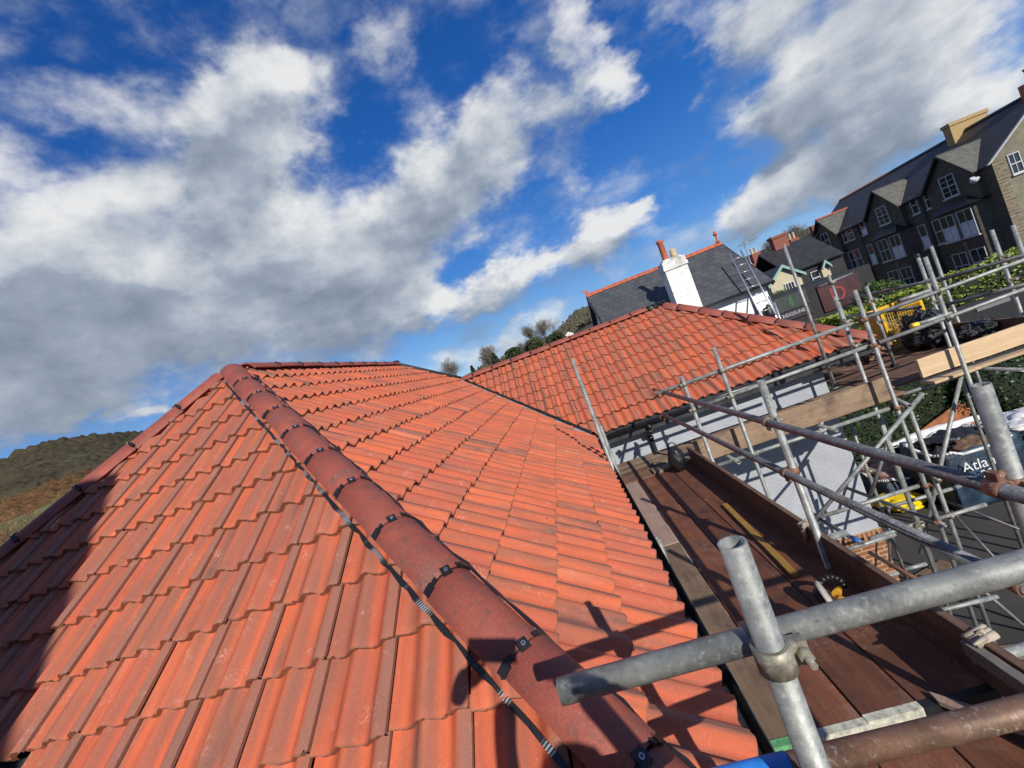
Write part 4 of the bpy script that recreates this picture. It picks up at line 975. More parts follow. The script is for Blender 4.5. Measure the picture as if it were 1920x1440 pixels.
mb = MB(); mb.smooth = True; mb.tube((ex0, ey - .06, ez - .05), (ex1, ey - .06, ez - .05), .06, 10); mb.tube((8.35, ey + .22, ez - .1), (8.35, ey + .22, -4), .04, 8); mb.build('gutter', M['black_trim'], sh)
mb = MB()
for i in range(23):
    x_ = ex0 + i*(ex1 - ex0)/23; w_ = (ex1 - ex0)/23 - .012; zz = rnd.gauss(0, .006)
    mb.prism([(x_, ry - .16, rz - .08 + zz), (x_, ry - .06, rz + .05 + zz), (x_, ry, rz + .09 + zz), (x_, ry + .06, rz + .05 + zz), (x_, ry + .16, rz - .08 + zz)], (w_, 0, 0))
mb.build('ridge_tiles', M['terracotta'], rf)
mb = MB(); mb.smooth = True
mb.lathe([(.0, 0), (.10, 0), (.09, .1), (.04, .16), (.035, .34), (.08, .40), (.12, .46), (.05, .52), (.06, .58), (0, .62)], 12, Matrix.Translation((ex1 - .12, ry, rz + .06))); mb.build('finial', M['terracotta'], rf)
mb = MB(); mb.prism([(ex0 + .02, ry - .03, rz), (ex0 + .22, ry - .03, rz + .08), (ex0 + .12, ry - .03, rz + .22), (ex0 - .02, ry - .03, rz + .30), (ex0 - .12, ry - .03, rz + .26), (ex0 - .02, ry - .03, rz + .18)], (0, .06, 0)); mb.build('finial', M['terracotta'], rf)
mb = MB(); cx0, cx1, cy0, cy1 = 5.38, 6.30, 17.62, 18.35
mb.box((cx0, cy0, -4), (cx1, cy1, 3.22)); mb.box((cx0 - .05, cy0 - .05, 3.22), (cx1 + .05, cy1 + .05, 3.36)); mb.box((cx0 - .02, cy0 - .02, 3.36), (cx1 + .02, cy1 + .02, 3.60)); mb.prism([(cx0 + .05, cy0 + .05, 3.6), (cx1 - .05, cy0 + .05, 3.6), (cx1 - .12, cy0 + .15, 3.70), (cx0 + .12, cy0 + .15, 3.70)], (0, .5, 0))
ch = mb.build('chimney', M['whitechim'], sh)
mb = MB(); mb.smooth = True; mb.lathe([(.135, 0), (.13, .1), (.115, .75), (.14, .78), (.145, .86), (.12, .90), (.095, .90), (.095, .5)], 16, Matrix.Translation((5.68, 17.98, 3.66))); mb.build('chimney_pot', M['terracotta'], ch)
mb = MB(); mb.lathe([(.15, 0), (.145, .18), (.12, .22), (.13, .36), (.10, .36), (.10, .1)], 8, Matrix.Translation((6.05, 17.98, 3.66))); mb.build('chimney_pot', M['cream_pot'], ch)
mb = MB(); slab(mb, (cx0 - .12, cy1 - .0, 1.72), (cx0, cy1, 1.72), (cx0, cy1 + .3, 2.0), (cx0 - .12, cy1 + .3, 2.0), .02); mb.build('flashing', M['lead'], ch)
lad = thing('ladder', 'aluminium ladder lying up the slate roof of the white house', 'ladder', (8.1, 16.6, -4))
M['alu'] = simple('aluminium', (.55, .56, .57), .35, .8, 20, .15, 0)
la0, la1, lb0, lb1 = Vector((8.50, 18.85, 3.05)), Vector((7.62, 16.1, .1)), Vector((8.98, 18.85, 3.02)), Vector((8.10, 16.1, .1))
ld = (la1 - la0)
for a_, c_ in ((la0, la1), (lb0, lb1)):
    mb = MB(); mb.tube(a_, c_, .033, 8); mb.build('rail', M['alu'], lad)
mb = MB()
for i in range(8):
    mb = MB(); mb.tube(la0 + ld*(.10 + i*.115), lb0 + (lb1 - lb0)*(.10 + i*.115), .017, 8); mb.build('rung', M['alu'], lad)
ae = thing('tv_aerial', 'small tv aerial on a thin mast beyond the ladder', 'aerial', (10.2, 21, 1.5))
mb = MB(); mb.tube((10.2, 21, -2.0), (10.2, 21, 3.55), .025, 8); mb.build('mast', M['alu'], ae)
mb = MB(); mb.tube((9.9, 21, 3.4), (10.9, 21, 3.5), .015, 6)
for i in range(7): mb.tube((10.1 + i*.12, 20.85, 3.42 + i*.012), (10.1 + i*.12, 21.15, 3.42 + i*.012), .008, 5)
mb.build('antenna', M['alu'], ae)
lp = thing('flue', 'pale flue pipe with a black hood at the eave of the white house', 'flue', (9.0, 17.2, -1.5))
mb = MB(); mb.smooth = True; mb.tube((8.60, 17.2, -2), (8.60, 17.2, .80), .05, 12); mb.tube((8.72, 17.2, -2), (8.72, 17.2, .5), .04, 12); mb.build('pipe', M['alu'], lp)
o = blob('hood', (8.42, 17.25, .12), .26, 'black', 9, .4, 3, (.8, .8, 1.5), lp)

# ================================================================= stone terrace
M['stone_dark'] = brick_mat('dark_rubble_stone', (.085, .072, .052), (.14, .12, .088), (.09, .08, .062), .42, .19, .016, .5, rough=.9, bmp=.8)
M['stone_lit'] = brick_mat('buff_rubble_stone', (.20, .16, .105), (.28, .225, .15), (.15, .13, .10), .46, .23, .022, .6, rough=.9, bmp=1.)
M['render_olive'] = simple('olive_render', (.17, .155, .11), .9, 0, 1.2, .3, .6, 25, .02)
M['white_frame'] = simple('white_window_frame', (.50, .52, .54), .5, 0, 6, .1, 0); M['glass'] = None
mt, t, b = new_mat('window_glass'); b.inputs['Base Color'].default_value = c4(.02, .022, .026); b.inputs['Roughness'].default_value = .06; b.inputs['Specular IOR Level'].default_value = .8; M['glass'] = mt
M['buff_brick'] = brick_mat('buff_brick', (.50, .33, .13), (.42, .27, .10), (.28, .22, .14), .24, .08, .012, .35)
M['red_brick'] = brick_mat('red_brick', (.30, .075, .04), (.24, .06, .035), (.20, .14, .11), .24, .08, .010, .4)
M['verge'] = simple('pale_verge', (.42, .44, .42), .7, 0, 6, .2, 0); M['curtain'] = simple('pale_blind', (.60, .62, .64), .8, 0, 8, .25, 0)
def window(parent, o, u, w, h, nrm, mull=1, bars=1, blind=0., sill=True, arch=False, fw=.06):
    """o = lower-left corner on the wall, u = unit vector along the wall, nrm = outward normal"""
    o, u, nrm = Vector(o), Vector(u), Vector(nrm); z = Vector((0, 0, 1))
    Mx = Matrix((u, -nrm, z)).transposed().to_4x4(); Mx.translation = o + nrm*.07
    mb = MB()
    mb.box((0, -.03, 0), (fw, .06, h), Mx); mb.box((w - fw, -.03, 0), (w, .06, h), Mx); mb.box((fw, -.03, 0), (w - fw, .06, fw), Mx); mb.box((fw, -.03, h - fw), (w - fw, .06, h), Mx); mb.box((fw, -.02, h*.5 - .035), (w - fw, .06, h*.5 + .035), Mx)
    for i in range(mull):
        x_ = w*(i + 1)/(mull + 1); mb.box((x_ - .02, -.015, fw), (x_ + .02, .05, h*.5 - .036), Mx); mb.box((x_ - .02, -.015, h*.5 + .036), (x_ + .02, .05, h - fw), Mx)
    for i in range(bars - 1):
        for lo_, hi_ in ((fw, h*.5 - .036), (h*.5 + .036, h - fw)):
            zz = lo_ + (hi_ - lo_)*(i + 1)/bars; mb.box((fw, -.012, zz - .015), (w - fw, .045, zz + .015), Mx)
    f = mb.build('window', M['white_frame'], parent)
    mb = MB(); mb.box((fw*.5, .03, fw*.5), (w - fw*.5, .05, h - fw*.5), Mx); mb.build('pane', M['glass'], f)
    if blind > 0:
        mb = MB(); mb.box((fw, .018, fw), (w - fw, .028, h*blind), Mx); mb.build('blind', M['curtain'], f)
    if sill:
        mb = MB(); mb.box((-.08, -.10, -.12), (w + .08, .05, -.002), Mx); mb.build('sill', M['verge'], f)
    return f
FX = 36.0; Ux, Nx = Vector((0, -1, 0)), Vector((-1, 0, 0))
def terrace_house(label, y0, y1, dc, dw, dz, bz, red_ridge, seed, bay=True, chim=None, apexz=6.2):
    t_ = thing('terrace_house', label, 'house', (FX + 4, (y0 + y1)/2, -5), 'stone terrace houses'); e_ = .004*seed
    mb = MB(); mb.prism([(FX, y0, -6), (FX + 10, y0, -6), (FX + 10, y0, 3.85), (FX + 5, y0, 7.55), (FX, y0, 3.85)], (0, y1 - y0 - .01, 0)); mb.build('wall', M['stone_dark'], t_)
    mb = MB(); slab(mb, (FX - .35, y1, 3.72), (FX - .35, y0, 3.72), (FX + 5, y0, 7.76 + e_), (FX + 5, y1, 7.76 + e_), .14); slab(mb, (FX + 10.3, y0, 3.72), (FX + 10.3, y1, 3.72), (FX + 5.01, y1, 7.76 + e_), (FX + 5.01, y0, 7.76 + e_), .14)
    rf_ = mb.build('roof', M['slate_dark'], t_)
    mb = MB(); mb.prism([(FX + 4.8, y0, 7.72), (FX + 5, y0, 7.90), (FX + 5.2, y0, 7.72)], (0, y1 - y0, 0)); mb.build('ridge_tiles', M['terracotta'] if red_ridge else M['slate_dark'], rf_)
    # gabled dormer, flush with the facade
    h2 = dw/2; ez_ = 3.80
    mb = MB(); mb.prism([(FX - .42, dc - h2 + .15, 1.6), (FX - .42, dc + h2 - .15, 1.6), (FX - .42, dc + h2 - .15, ez_ - .05), (FX - .42, dc, apexz - .2), (FX - .42, dc - h2 + .15, ez_ - .05)][::-1], (2.9, 0, 0)); gb = mb.build('gable', M['stone_dark'], t_)
    mb = MB(); bx = FX - .78; dep_ = 4.3
    slab(mb, (bx, dc - h2 - .1, ez_ - .12), (bx + .75, dc - h2 - .1, ez_ - .12), (bx + dep_, dc, apexz), (bx, dc, apexz), .10)
    dr = mb.build('dormer_roof', M['slate_pale'], t_)  # this dormer slope takes a paler slate than the opposite one
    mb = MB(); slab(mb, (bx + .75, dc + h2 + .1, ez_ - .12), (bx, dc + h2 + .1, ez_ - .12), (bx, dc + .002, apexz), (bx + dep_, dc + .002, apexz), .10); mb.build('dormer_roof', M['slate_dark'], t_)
    mb = MB()
    for s_ in (-1, 1):
        a_, b_ = (bx - .02, dc + s_*(h2 + .12), ez_ - .10), (bx - .02, dc, apexz + .05)
        mb.prism([a_, b_, (b_[0], b_[1], b_[2] - .22), (a_[0], a_[1], a_[2] - .20)], (.05, 0, 0)); mb.build('bargeboard', M['black_trim'], dr); mb = MB()
    mb = MB(); mb.tube((bx + .72, dc - h2 - .1, ez_ - .06), (bx + dep_ - .1, dc - .02, apexz + .0), .07, 6); mb.build('valley_trim', M['verge'], dr)
    if red_ridge:
        mb = MB(); mb.prism([(bx, dc - .16, apexz - .02), (bx, dc, apexz + .13), (bx, dc + .16, apexz - .02)], (dep_, 0, 0)); mb.build('ridge_tiles', M['terracotta'], dr)
    window(gb, (FX - .42, dc + .70, 2.55), Ux, 1.35, 1.80, Nx, 1, 2 if seed != 3 else 1)
    # bay with hipped black canopy over the first floor, windows each side of a stone pier
    mb = MB(); bw = 2.15
    mb.prism([(FX, dc + bw, -6), (FX - .75, dc + bw - .55, -6), (FX - .75, dc - bw + .55, -6), (FX, dc - bw, -6)], (0, 0, 7.45)); by = mb.build('bay', M['stone_dark'], t_)
    mb = MB(); zc = 1.45
    P_ = [(FX, dc + bw + .3, zc), (FX - 1.15, dc + bw - .45, zc), (FX - 1.15, dc - bw + .45, zc), (FX, dc - bw - .3, zc)]; T_ = [(FX - .44, dc + bw - 1.1, zc + .75), (FX - .44, dc - bw + 1.1, zc + .75)]
    mb.add(P_ + T_, [(3, 2, 1, 0), (0, 1, 4), (1, 2, 5, 4), (2, 3, 5), (0, 4, 5, 3)]); mb.build('canopy', M['black_trim'], by)
    rb = random.Random(seed*5)
    for zb_ in (-1.05, -4.4):
        for s_ in (1.45, -.15): window(by, (FX - .75, dc + s_, zb_), Ux, 1.30, 2.25, Nx, 1, 1, rb.choice((.0, .45, .55, .5)))
    mb = MB(); mb.box((FX - .79, dc - .05, -1.2), (FX - .74, dc + .05, 1.3)); mb.box((FX - .80, dc - .15, -3.0), (FX - .745, dc + .15, -1.4)); mb.build('pier', M['stone_lit'], by)
    # narrow side windows
    for yy in bz:
        window(t_, (FX, yy, 2.35), Ux, .75, 1.6, Nx, 0, 1, rb.choice((0, .4)))
        window(t_, (FX, yy + .1, -1.0), Ux, .80, 2.2, Nx, 0, 1, rb.choice((0, .5)))
    mb = MB(); mb.smooth = True; mb.tube((FX - .12, y1 - .25, 3.7), (FX - .12, y1 - .25, -5), .06, 8); mb.build('drainpipe', M['fascia'], t_)
    if chim:
        mb = MB(); x0_, x1_, ya, yb, zt_ = chim; mb.box((x0_, ya, 5.0), (x1_, yb, zt_ - .3)); mb.box((x0_ - .08, ya - .08, zt_ - .3), (x1_ + .08, yb + .08, zt_)); mb.build('chimney', M['buff_brick'], t_)
    return t_
h3 = terrace_house('nearest dark stone terrace house, with a sunlit gable end and a satellite dish', 36.3, 43.0, 39.4, 4.6, 0, (42.35,), False, 1, chim=(39.9, 43.1, 42.5, 43.2, 8.85), apexz=6.2)
terrace_house('middle dark stone terrace house, under the buff brick chimney', 43.02, 51.2, 46.7, 4.4, 0, (43.9, 50.6), False, 2, apexz=6.15)
terrace_house('farthest dark stone terrace house with red ridge tiles on its gable', 51.22, 59.6, 55.9, 4.5, 0, (52.6, 53.6), True, 3, apexz=6.2)
mb = MB(); mb.prism([(FX - .02, 36.27, -6), (FX + 10, 36.27, -6), (FX + 10, 36.27, 3.85), (FX + 5, 36.27, 7.5), (FX - .02, 36.27, 3.85)][::-1], (0, .025, 0)); ge = mb.build('gable_end', M['render_olive'], h3)
mb = MB()
for i in range(34):
    z_ = -5.5 + i*.28; L_ = (.75, .45)[i % 2] + rnd.random()*.15
    mb.box((FX - .06, 36.20, z_), (FX + L_, 36.268, z_ + .255))
mb.build('quoins', M['stone_lit'], h3)
mb = MB(); slab(mb, (FX - .38, 36.1, 3.72), (FX - .38, 36.28, 3.72), (FX + 5, 36.28, 7.74), (FX + 5, 36.1, 7.74), -.08); mb.build('verge', M['verge'], h3)
window(ge, (37.05, 36.27, 2.35), (1, 0, 0), .85, 1.55, (0, -1, 0), 1, 1)
mb = MB(); mb.smooth = True; mb.tube((FX - .8, 36.9, 3.2), (FX - .8, 37.1, 2.9), .28, 12, r1=.2); mb.build('satellite_dish', M['white_frame'], h3)
mb = MB(); mb.smooth = True; mb.lathe([(.16, 0), (.14, .9), (.19, .95), (.19, 1.05), (.12, 1.05)], 12, Matrix.Translation((41, 37.0, 8.55))); mb.box((40.5, 36.6, 7.2), (41.5, 37.4, 8.55)); mb.build('chimney_pot', M['terracotta'], h3)

# ================================================================= village between
M['cream'] = simple('cream_render', (.47, .42, .28), .8, 0, 2, .1, .3, 25, .01); M['mint'] = simple('mint_paint', (.20, .35, .30), .6, 0, 6, .15, 0); M['dark_wall'] = simple('near_black_wall', (.009, .009, .010), .7, 0, 2, .25, .3)  # dark wall: one even near-black colour on house and shop
M['brown_tile'] = brick_mat('brown_roof_tile', (.20, .085, .05), (.25, .11, .065), (.10, .05, .035), .3, .2, .012, .5)
def gable_front(th_, x0, x1, y, zb, ze, za, depth, wallm, barge=True, roofm='slate_dark', bm_='mint', o_=.25):
    xm = (x0 + x1)/2
    mb = MB(); mb.prism([(x0, y, zb), (x1, y, zb), (x1, y, ze), (xm, y, za), (x0, y, ze)][::-1], (0, depth, 0)); w = mb.build('wall', M[wallm], th_)
    sl = (za - ze)/(xm - x0)
    mb = MB(); slab(mb, (x0 - o_, y - .25, ze - o_*sl + .06), (xm, y - .25, za + .06), (xm, y + depth, za + .06), (x0 - o_, y + depth, ze - o_*sl + .06), -.1); slab(mb, (xm + .002, y - .25, za + .06), (x1 + o_, y - .25, ze - o_*sl + .06), (x1 + o_, y + depth, ze - o_*sl + .06), (xm + .002, y + depth, za + .06), -.1)
    mb.build('roof', M[roofm], th_)
    if barge:
        mb = MB()
        for s_ in (-1, 1):
            a_ = (xm + s_*((x1 - x0)/2 + o_), y - .30, ze - o_*sl + .16); b_ = (xm, y - .30, za + .17)
            mb.prism([a_, b_, (b_[0], b_[1], b_[2] - .24), (a_[0], a_[1], a_[2] - .2)], (0, .045, 0)); mb.build('bargeboard', M[bm_], th_); mb = MB()
    return w
cg_ = thing('gabled_house', 'small cream gabled house with mint bargeboards beyond the slate house', 'house', (17.1, 34, -4))
w = gable_front(cg_, 16.05, 18.2, 32, -4, 1.05, 1.95, 5, 'cream'); window(w, (16.95, 32, -.45), (1, 0, 0), .65, 1.2, (0, -1, 0), 2, 1, fw=.05)
dp = thing('dark_house', 'dark fronted house with a slate roof, right of the cream gable', 'house', (20, 35, -4))
mb = MB(); mb.box((18.3, 33.2, -4), (22.0, 39, 1.5)); w = mb.build('wall', M['dark_wall'], dp); window(w, (19.5, 33.2, -.15), (1, 0, 0), .6, 1.0, (0, -1, 0), 0, 1, fw=.045)
mb = MB(); slab(mb, (18.0, 32.9, 1.35), (22.0, 32.9, 1.35), (22.0, 36, 3.6), (18.0, 36, 3.6), .12); slab(mb, (22.0, 39.2, 1.35), (18.0, 39.2, 1.35), (18.0, 36.005, 3.6), (22.0, 36.005, 3.6), .12); mb.build('roof', M['slate_dark'], dp)
mb = MB(); mb.box((19.2, 35.7, 3.2), (20.3, 36.3, 4.3)); mb.box((19.12, 35.62, 4.3), (20.38, 36.38, 4.5)); mb.build('chimney', M['red_brick'], dp)
c2 = thing('gabled_house', 'narrow cream gable with a mint bargeboard, right of the dark fronted house', 'house', (20.8, 32.8, -4)); gable_front(c2, 20.15, 20.7, 32.9, -4, .80, 1.2, .25, 'cream', o_=.06)
br = thing('brown_roof_house', 'long low house with a brown tiled roof behind the cream gable', 'house', (21, 42, -4))
mb = MB(); mb.box((15.5, 39.6, -4), (25.5, 46, 1.6)); mb.build('wall', M['red_brick'], br)
mb = MB(); slab(mb, (15.2, 39.2, 1.4), (25.8, 39.2, 1.4), (25.8, 42.8, 3.55), (15.2, 42.8, 3.55), .12); slab(mb, (25.8, 46.4, 1.4), (15.2, 46.4, 1.4), (15.2, 42.805, 3.55), (25.8, 42.805, 3.55), .12); mb.build('roof', M['brown_tile'], br)
for x_ in (17.0, 20.6, 24.2):
    mb = MB(); mb.box((x_, 42.4, 3.0), (x_ + .8, 43.1, 4.25)); ch_ = mb.build('chimney', M['red_brick'], br)
    for k_ in range(2):
        mb = MB(); mb.smooth = True; mb.lathe([(.12, 0), (.11, .5), (.13, .55), (.09, .55)], 8, Matrix.Translation((x_ + .22 + .36*k_, 42.75, 4.25))); mb.build('chimney_pot', M['cream_pot'], ch_)
# shop front with signs
shp = thing('shop', 'dark shop front with a green emblem board and white lettering, beyond the wing hip', 'shop', (14, 25, -4))
mb = MB(); mb.box((11.6, 24.1, -4), (17.2, 30, .35)); mb.build('wall', M['dark_wall'], shp)
M['signgreen'] = simple('dark_green_sign', (.022, .034, .030), .5, 0, 3, .15, 0); M['signpurple'] = simple('dark_plum_sign', (.020, .014, .020), .5, 0, 3, .15, 0); M['signmaroon'] = simple('maroon_sign', (.045, .010, .012), .5, 0, 3, .2, 0); M['signred'] = simple('red_sign_letter', (.25, .028, .026), .5, 0, 6, .15, 0); M['emblem'] = simple('green_emblem', (.05, .16, .05), .5, 0, 6, .1, 0); M['letter'] = simple('pale_sign_letter', (.42, .42, .46), .5, 0, 6, .1, 0)
mb = MB(); mb.box((11.9, 24.02, -.52), (13.75, 24.09, .28)); sg = mb.build('emblem_board', M['signgreen'], shp)
mb = MB(); 
for k in range(4):
    for s_ in (-1, 1):
        z_ = -.38 + k*.12; w_ = .13 - .02*abs(k - 1)
        mb.prism([(12.85, 24.0, z_), (12.85 + s_*w_, 24.0, z_ + .10), (12.85 + s_*w_*.8, 24.0, z_ + .145), (12.85, 24.0, z_ + .05)], (0, .02, 0))
mb.prism([(12.83, 24.0, .05), (12.87, 24.0, .05), (12.93, 24.0, .20), (12.90, 24.0, .21)], (0, .02, 0)); mb.build('emblem', M['emblem'], sg)
mb = MB(); mb.box((11.9, 24.0, -1.05), (13.75, 24.09, -.56)); sg = mb.build('name_board', M['signpurple'], shp)
text_mesh('lettering', 'RIDGELINE', .25, M['letter'], sg, Matrix.Translation((12.78, 23.995, -.76)) @ Matrix.Rotation(math.radians(90), 4, 'X'))
mb = MB(); mb.box((14.3, 24.0, -1.3), (16.4, 24.09, .15)); sg = mb.build('side_board', M['signmaroon'], shp)
text_mesh('lettering', 'D', 1.15, M['signred'], sg, Matrix.Translation((15.2, 23.995, -.6)) @ Matrix.Rotation(math.radians(90), 4, 'X'))
shrub('clipped dark green bush below the cream gable', (14.9, 29, .0), (.9, .5, .55), 1500, .10, M['leaf_mid'], 9)

# ================================================================= hills, woods and trees
def hmesh(name, az0, az1, n_az, n_r, r0, r1, top, mat, seed, rough=.03, base=-4):
    V, F = [], []
    for i in range(n_az + 1):
        az = math.radians(az0 + (az1 - az0)*i/n_az)
        for j in range(n_r + 1):
            f = j/n_r; r = r0 + (r1 - r0)*f; h = (base - 1) + (top(math.degrees(az))*r1 - base + 1 + 1.39)*(f**1.15)
            p = Vector((r*math.sin(az), r*math.cos(az), h)); p.z += (noise.noise(p*.012 + Vector((seed, 0, 0)))*r1*rough + noise.noise(p*.04)*r1*rough*.3)*min(1, f*3)
            V.append(p)
    m = n_r + 1
    for i in range(n_az):
        for j in range(n_r): F.append((i*m+j, (i+1)*m+j, (i+1)*m+j+1, i*m+j+1))
    # back skirt
    mb = MB(); mb.smooth = True; mb.add(V, F); o = mb.build(name, mat); return o, V
def lerp(tab, x):
    if x <= tab[0][0]: return tab[0][1]
    for (a, p), (b_, q_) in zip(tab, tab[1:]):
        if x <= b_: return p + (q_ - p)*(x - a)/(b_ - a)
    return tab[-1][1]
LH = [(-80, 5.5), (-66, 6.5), (-60, 7.6), (-56, 8.45), (-54, 8.95), (-51.9, 9.0), (-49, 8.5), (-46.8, 7.7), (-40, 4.5), (-33, 2.6), (-22, 1.9), (-15, 2.2), (-8, 2.6), (0, 3.0), (2, 3.6), (3.2, 4.2), (4.6, 4.9), (6.2, 5.0), (9, 4.0), (14, 3.0), (24, 3.2), (30, 3.6), (36, 3.5), (45, 3.0), (60, 2.5)]
mt, t, b = new_mat('wooded_hillside'); ob = t.n('ShaderNodeTexCoord').outputs['Object']; n = t.noise(ob, .012, 8, .68); n2 = t.noise(ob, .11, 5, .7)
bs = t.ramp(n, [(.35, c4(.065, .062, .036)), (.5, c4(.09, .08, .048)), (.62, c4(.105, .088, .05)), (.75, c4(.075, .082, .038))]); t.L.new(t.mix(t.rng(n2, .35, .65), bs, c4(.05, .048, .03)), b.inputs['Base Color']); b.inputs['Roughness'].default_value = 1.; bump(t, b, n2, 1., 6.); M['hill'] = mt
hl, HV = hmesh('hills', -85, 65, 150, 24, 140, 620, lambda a: math.tan(math.radians(lerp(LH, a))), M['hill'], 3, .012); struct(hl)
# woods on the left hill and bracken below, uncountable
def clumps(name, n, az, fr, size, mat, seed, r0=140, r1=620):
    r = random.Random(seed); P = []; bm = bmesh.new()
    V, F, Cc = [], [], []
    for i in range(n):
        a = r.uniform(*az); f = r.uniform(*fr); h = lerp(LH, a); rr = r0 + (r1 - r0)*f; A = math.radians(a)
        z = -5 + (math.tan(math.radians(h))*r1 + 5 + 1.39)*(f**1.15); c = Vector((rr*math.sin(A), rr*math.cos(A), z)); s_ = size*(.5 + r.random())
        # each clump: a handful of leaf-like faces in a loose dome
        for k in range(9):
            d = Vector((r.gauss(0, 1), r.gauss(0, 1), abs(r.gauss(0, .8)))).normalized()*s_*(.5 + .5*r.random()); p = c + d; u_ = Vector((r.gauss(0, 1), r.gauss(0, 1), r.gauss(0, 1))).normalized(); w_ = u_.orthogonal().normalized(); q_ = s_*.45; b0 = len(V)
            V += [p - u_*q_, p + w_*q_*.7, p + u_*q_, p - w_*q_*.7]; F.append((b0, b0+1, b0+2, b0+3)); c_ = min(1, max(0, r.gauss(.5, .25))); Cc += [c_, c_, c_, 1]*4
    me = bpy.data.meshes.new(name); me.from_pydata([tuple(v) for v in V], [], F); ca = me.color_attributes.new('lc', 'FLOAT_COLOR', 'CORNER'); ca.data.foreach_set('color', Cc); me.materials.append(mat)
    o = bpy.data.objects.new(name, me); COL.objects.link(o); o['kind'] = 'stuff'; return o
M['wood'] = leaf_mat('winter_wood', (.068, .062, .036), (.105, .092, .055), 1.); M['bracken'] = leaf_mat('orange_bracken', (.15, .080, .035), (.25, .13, .055), 1.); M['fieldg'] = leaf_mat('field_green', (.07, .09, .025), (.16, .17, .055), .9)
def canopy(name, az, fr, n_a, n_r, amp, sc, mat, seed):
    mb = MB(); mb.smooth = True; V = []
    for i in range(n_a + 1):
        a_ = az[0] + (az[1] - az[0])*i/n_a; a = math.radians(a_); h = math.tan(math.radians(lerp(LH, a_)))*620
        for j in range(n_r + 1):
            f_ = fr[0] + (fr[1] - fr[0])*j/n_r + .012*math.sin(i*.11 + seed)*(1 - j/n_r); r_ = 140 + 480*f_; p = Vector((r_*math.sin(a), r_*math.cos(a), -5 + (h + 6.39)*f_**1.15))
            q_ = Vector((p.x, p.y, seed*9))
            e_ = min(1, j/3, 1 if fr[1] >= 1 else (n_r - j)/3)
            p.z += -1.5 + e_*(1.5 + amp*(abs(noise.noise(q_/sc))*1.3 + .6*abs(noise.noise(q_/(sc*.45))) + .8*noise.noise(q_/(sc*5)) + .5)); V.append(p)
    m = n_r + 1; mb.add(V, [(i*m+j, (i+1)*m+j, (i+1)*m+j+1, i*m+j+1) for i in range(n_a) for j in range(n_r)])
    o = mb.build(name, mat); o['kind'] = 'stuff'; return o
def canopy_mat(name, cols, sc):
    m, t, b = new_mat(name); ob = t.n('ShaderNodeTexCoord').outputs['Object']; n = t.noise(ob, sc, 6, .6); n2 = t.noise(ob, .35, 5, .7)
    bs = t.ramp(n, [(.3, c4(*cols[0])), (.5, c4(*cols[1])), (.7, c4(*cols[2]))]); bs = t.mix(t.rng(n2, .35, .7, 0, .6), bs, c4(*(x*.55 for x in cols[0])))
    t.L.new(bs, b.inputs['Base Color']); b.inputs['Roughness'].default_value = 1.; b.inputs['Specular IOR Level'].default_value = .05; bump(t, b, n2, .8, 1.5); return m
tag(canopy('woodland', (-78, -36), (.44, 1.0), 420, 90, 4.0, 9., canopy_mat('winter_woodland', [(.055, .046, .029), (.085, .070, .044), (.068, .064, .034)], .03), 5), 'dark olive leafless wood covering the hill on the left', 'woodland')
tag(canopy('bracken', (-78, -42), (.25, .455), 320, 50, 2.2, 4., canopy_mat('rusty_bracken', [(.075, .055, .028), (.19, .095, .042), (.12, .075, .036)], .05), 6), 'rust coloured bracken and scrub on the lower hillside at left', 'scrub')
tag(clumps('scrub', 1500, (-10, 12), (.5, 1.0), 3.6, M['wood'], 8), 'brown scrub on the far hill behind the slate house', 'scrub')
mb = MB(); V_ = []
for i in range(31):
    a_ = -82 + i*1.4; a = math.radians(a_); h = math.tan(math.radians(lerp(LH, a_)))*620
    for f_ in (.03, .10, .18, .27): r_ = 140 + 480*f_; V_.append((r_*math.sin(a), r_*math.cos(a), -5 + (h + 6.39)*f_**1.15 + 2.2 + noise.noise(Vector((i*.3, f_*8, 0)))*.8))
mb.smooth = True; mb.add(V_, [(4*i+j, 4*i+4+j, 4*i+5+j, 4*i+1+j) for i in range(30) for j in range(3)])
mt, t, b = new_mat('pasture'); ob = t.n('ShaderNodeTexCoord').outputs['Object']; n = t.noise(ob, .09, 6, .65); t.L.new(t.mix(t.rng(n, .3, .7), c4(.085, .10, .028), c4(.15, .145, .05)), b.inputs['Base Color']); b.inputs['Roughness'].default_value = 1.
struct(mb.build('field', mt))
mb = MB(); V_ = []
for i in range(41):
    a = math.radians(-30 + i*2.2)
    for r_, z_ in ((75, -3.9), (92, 3.6), (130, 6.2), (240, 9.0)): V_.append((r_*math.sin(a), r_*math.cos(a), z_ + noise.noise(Vector((i*.4, r_*.03, 4)))*.7 - (.0 if r_ < 80 else .0)))
mb.smooth = True; mb.add(V_, [(4*i+j, 4*i+4+j, 4*i+5+j, 4*i+1+j) for i in range(40) for j in range(3)])
struct(mb.build('hillside', M['meadow']))
M['bark'] = simple('grey_bark', (.13, .11, .09), .95, 0, 5, .3, .3); M['twig'] = leaf_mat('winter_twigs', (.13, .112, .088), (.25, .22, .17), .9); M['twig_green'] = leaf_mat('mossy_twigs', (.10, .105, .03), (.26, .25, .09), .9)
M['conifer'] = leaf_mat('dark_evergreen', (.018, .026, .012), (.06, .078, .03), .7); M['olive_leaf'] = leaf_mat('olive_evergreen', (.035, .045, .015), (.10, .11, .035), .7); M['orange_twig'] = leaf_mat('russet_leaf', (.20, .085, .03), (.38, .19, .08), .9)
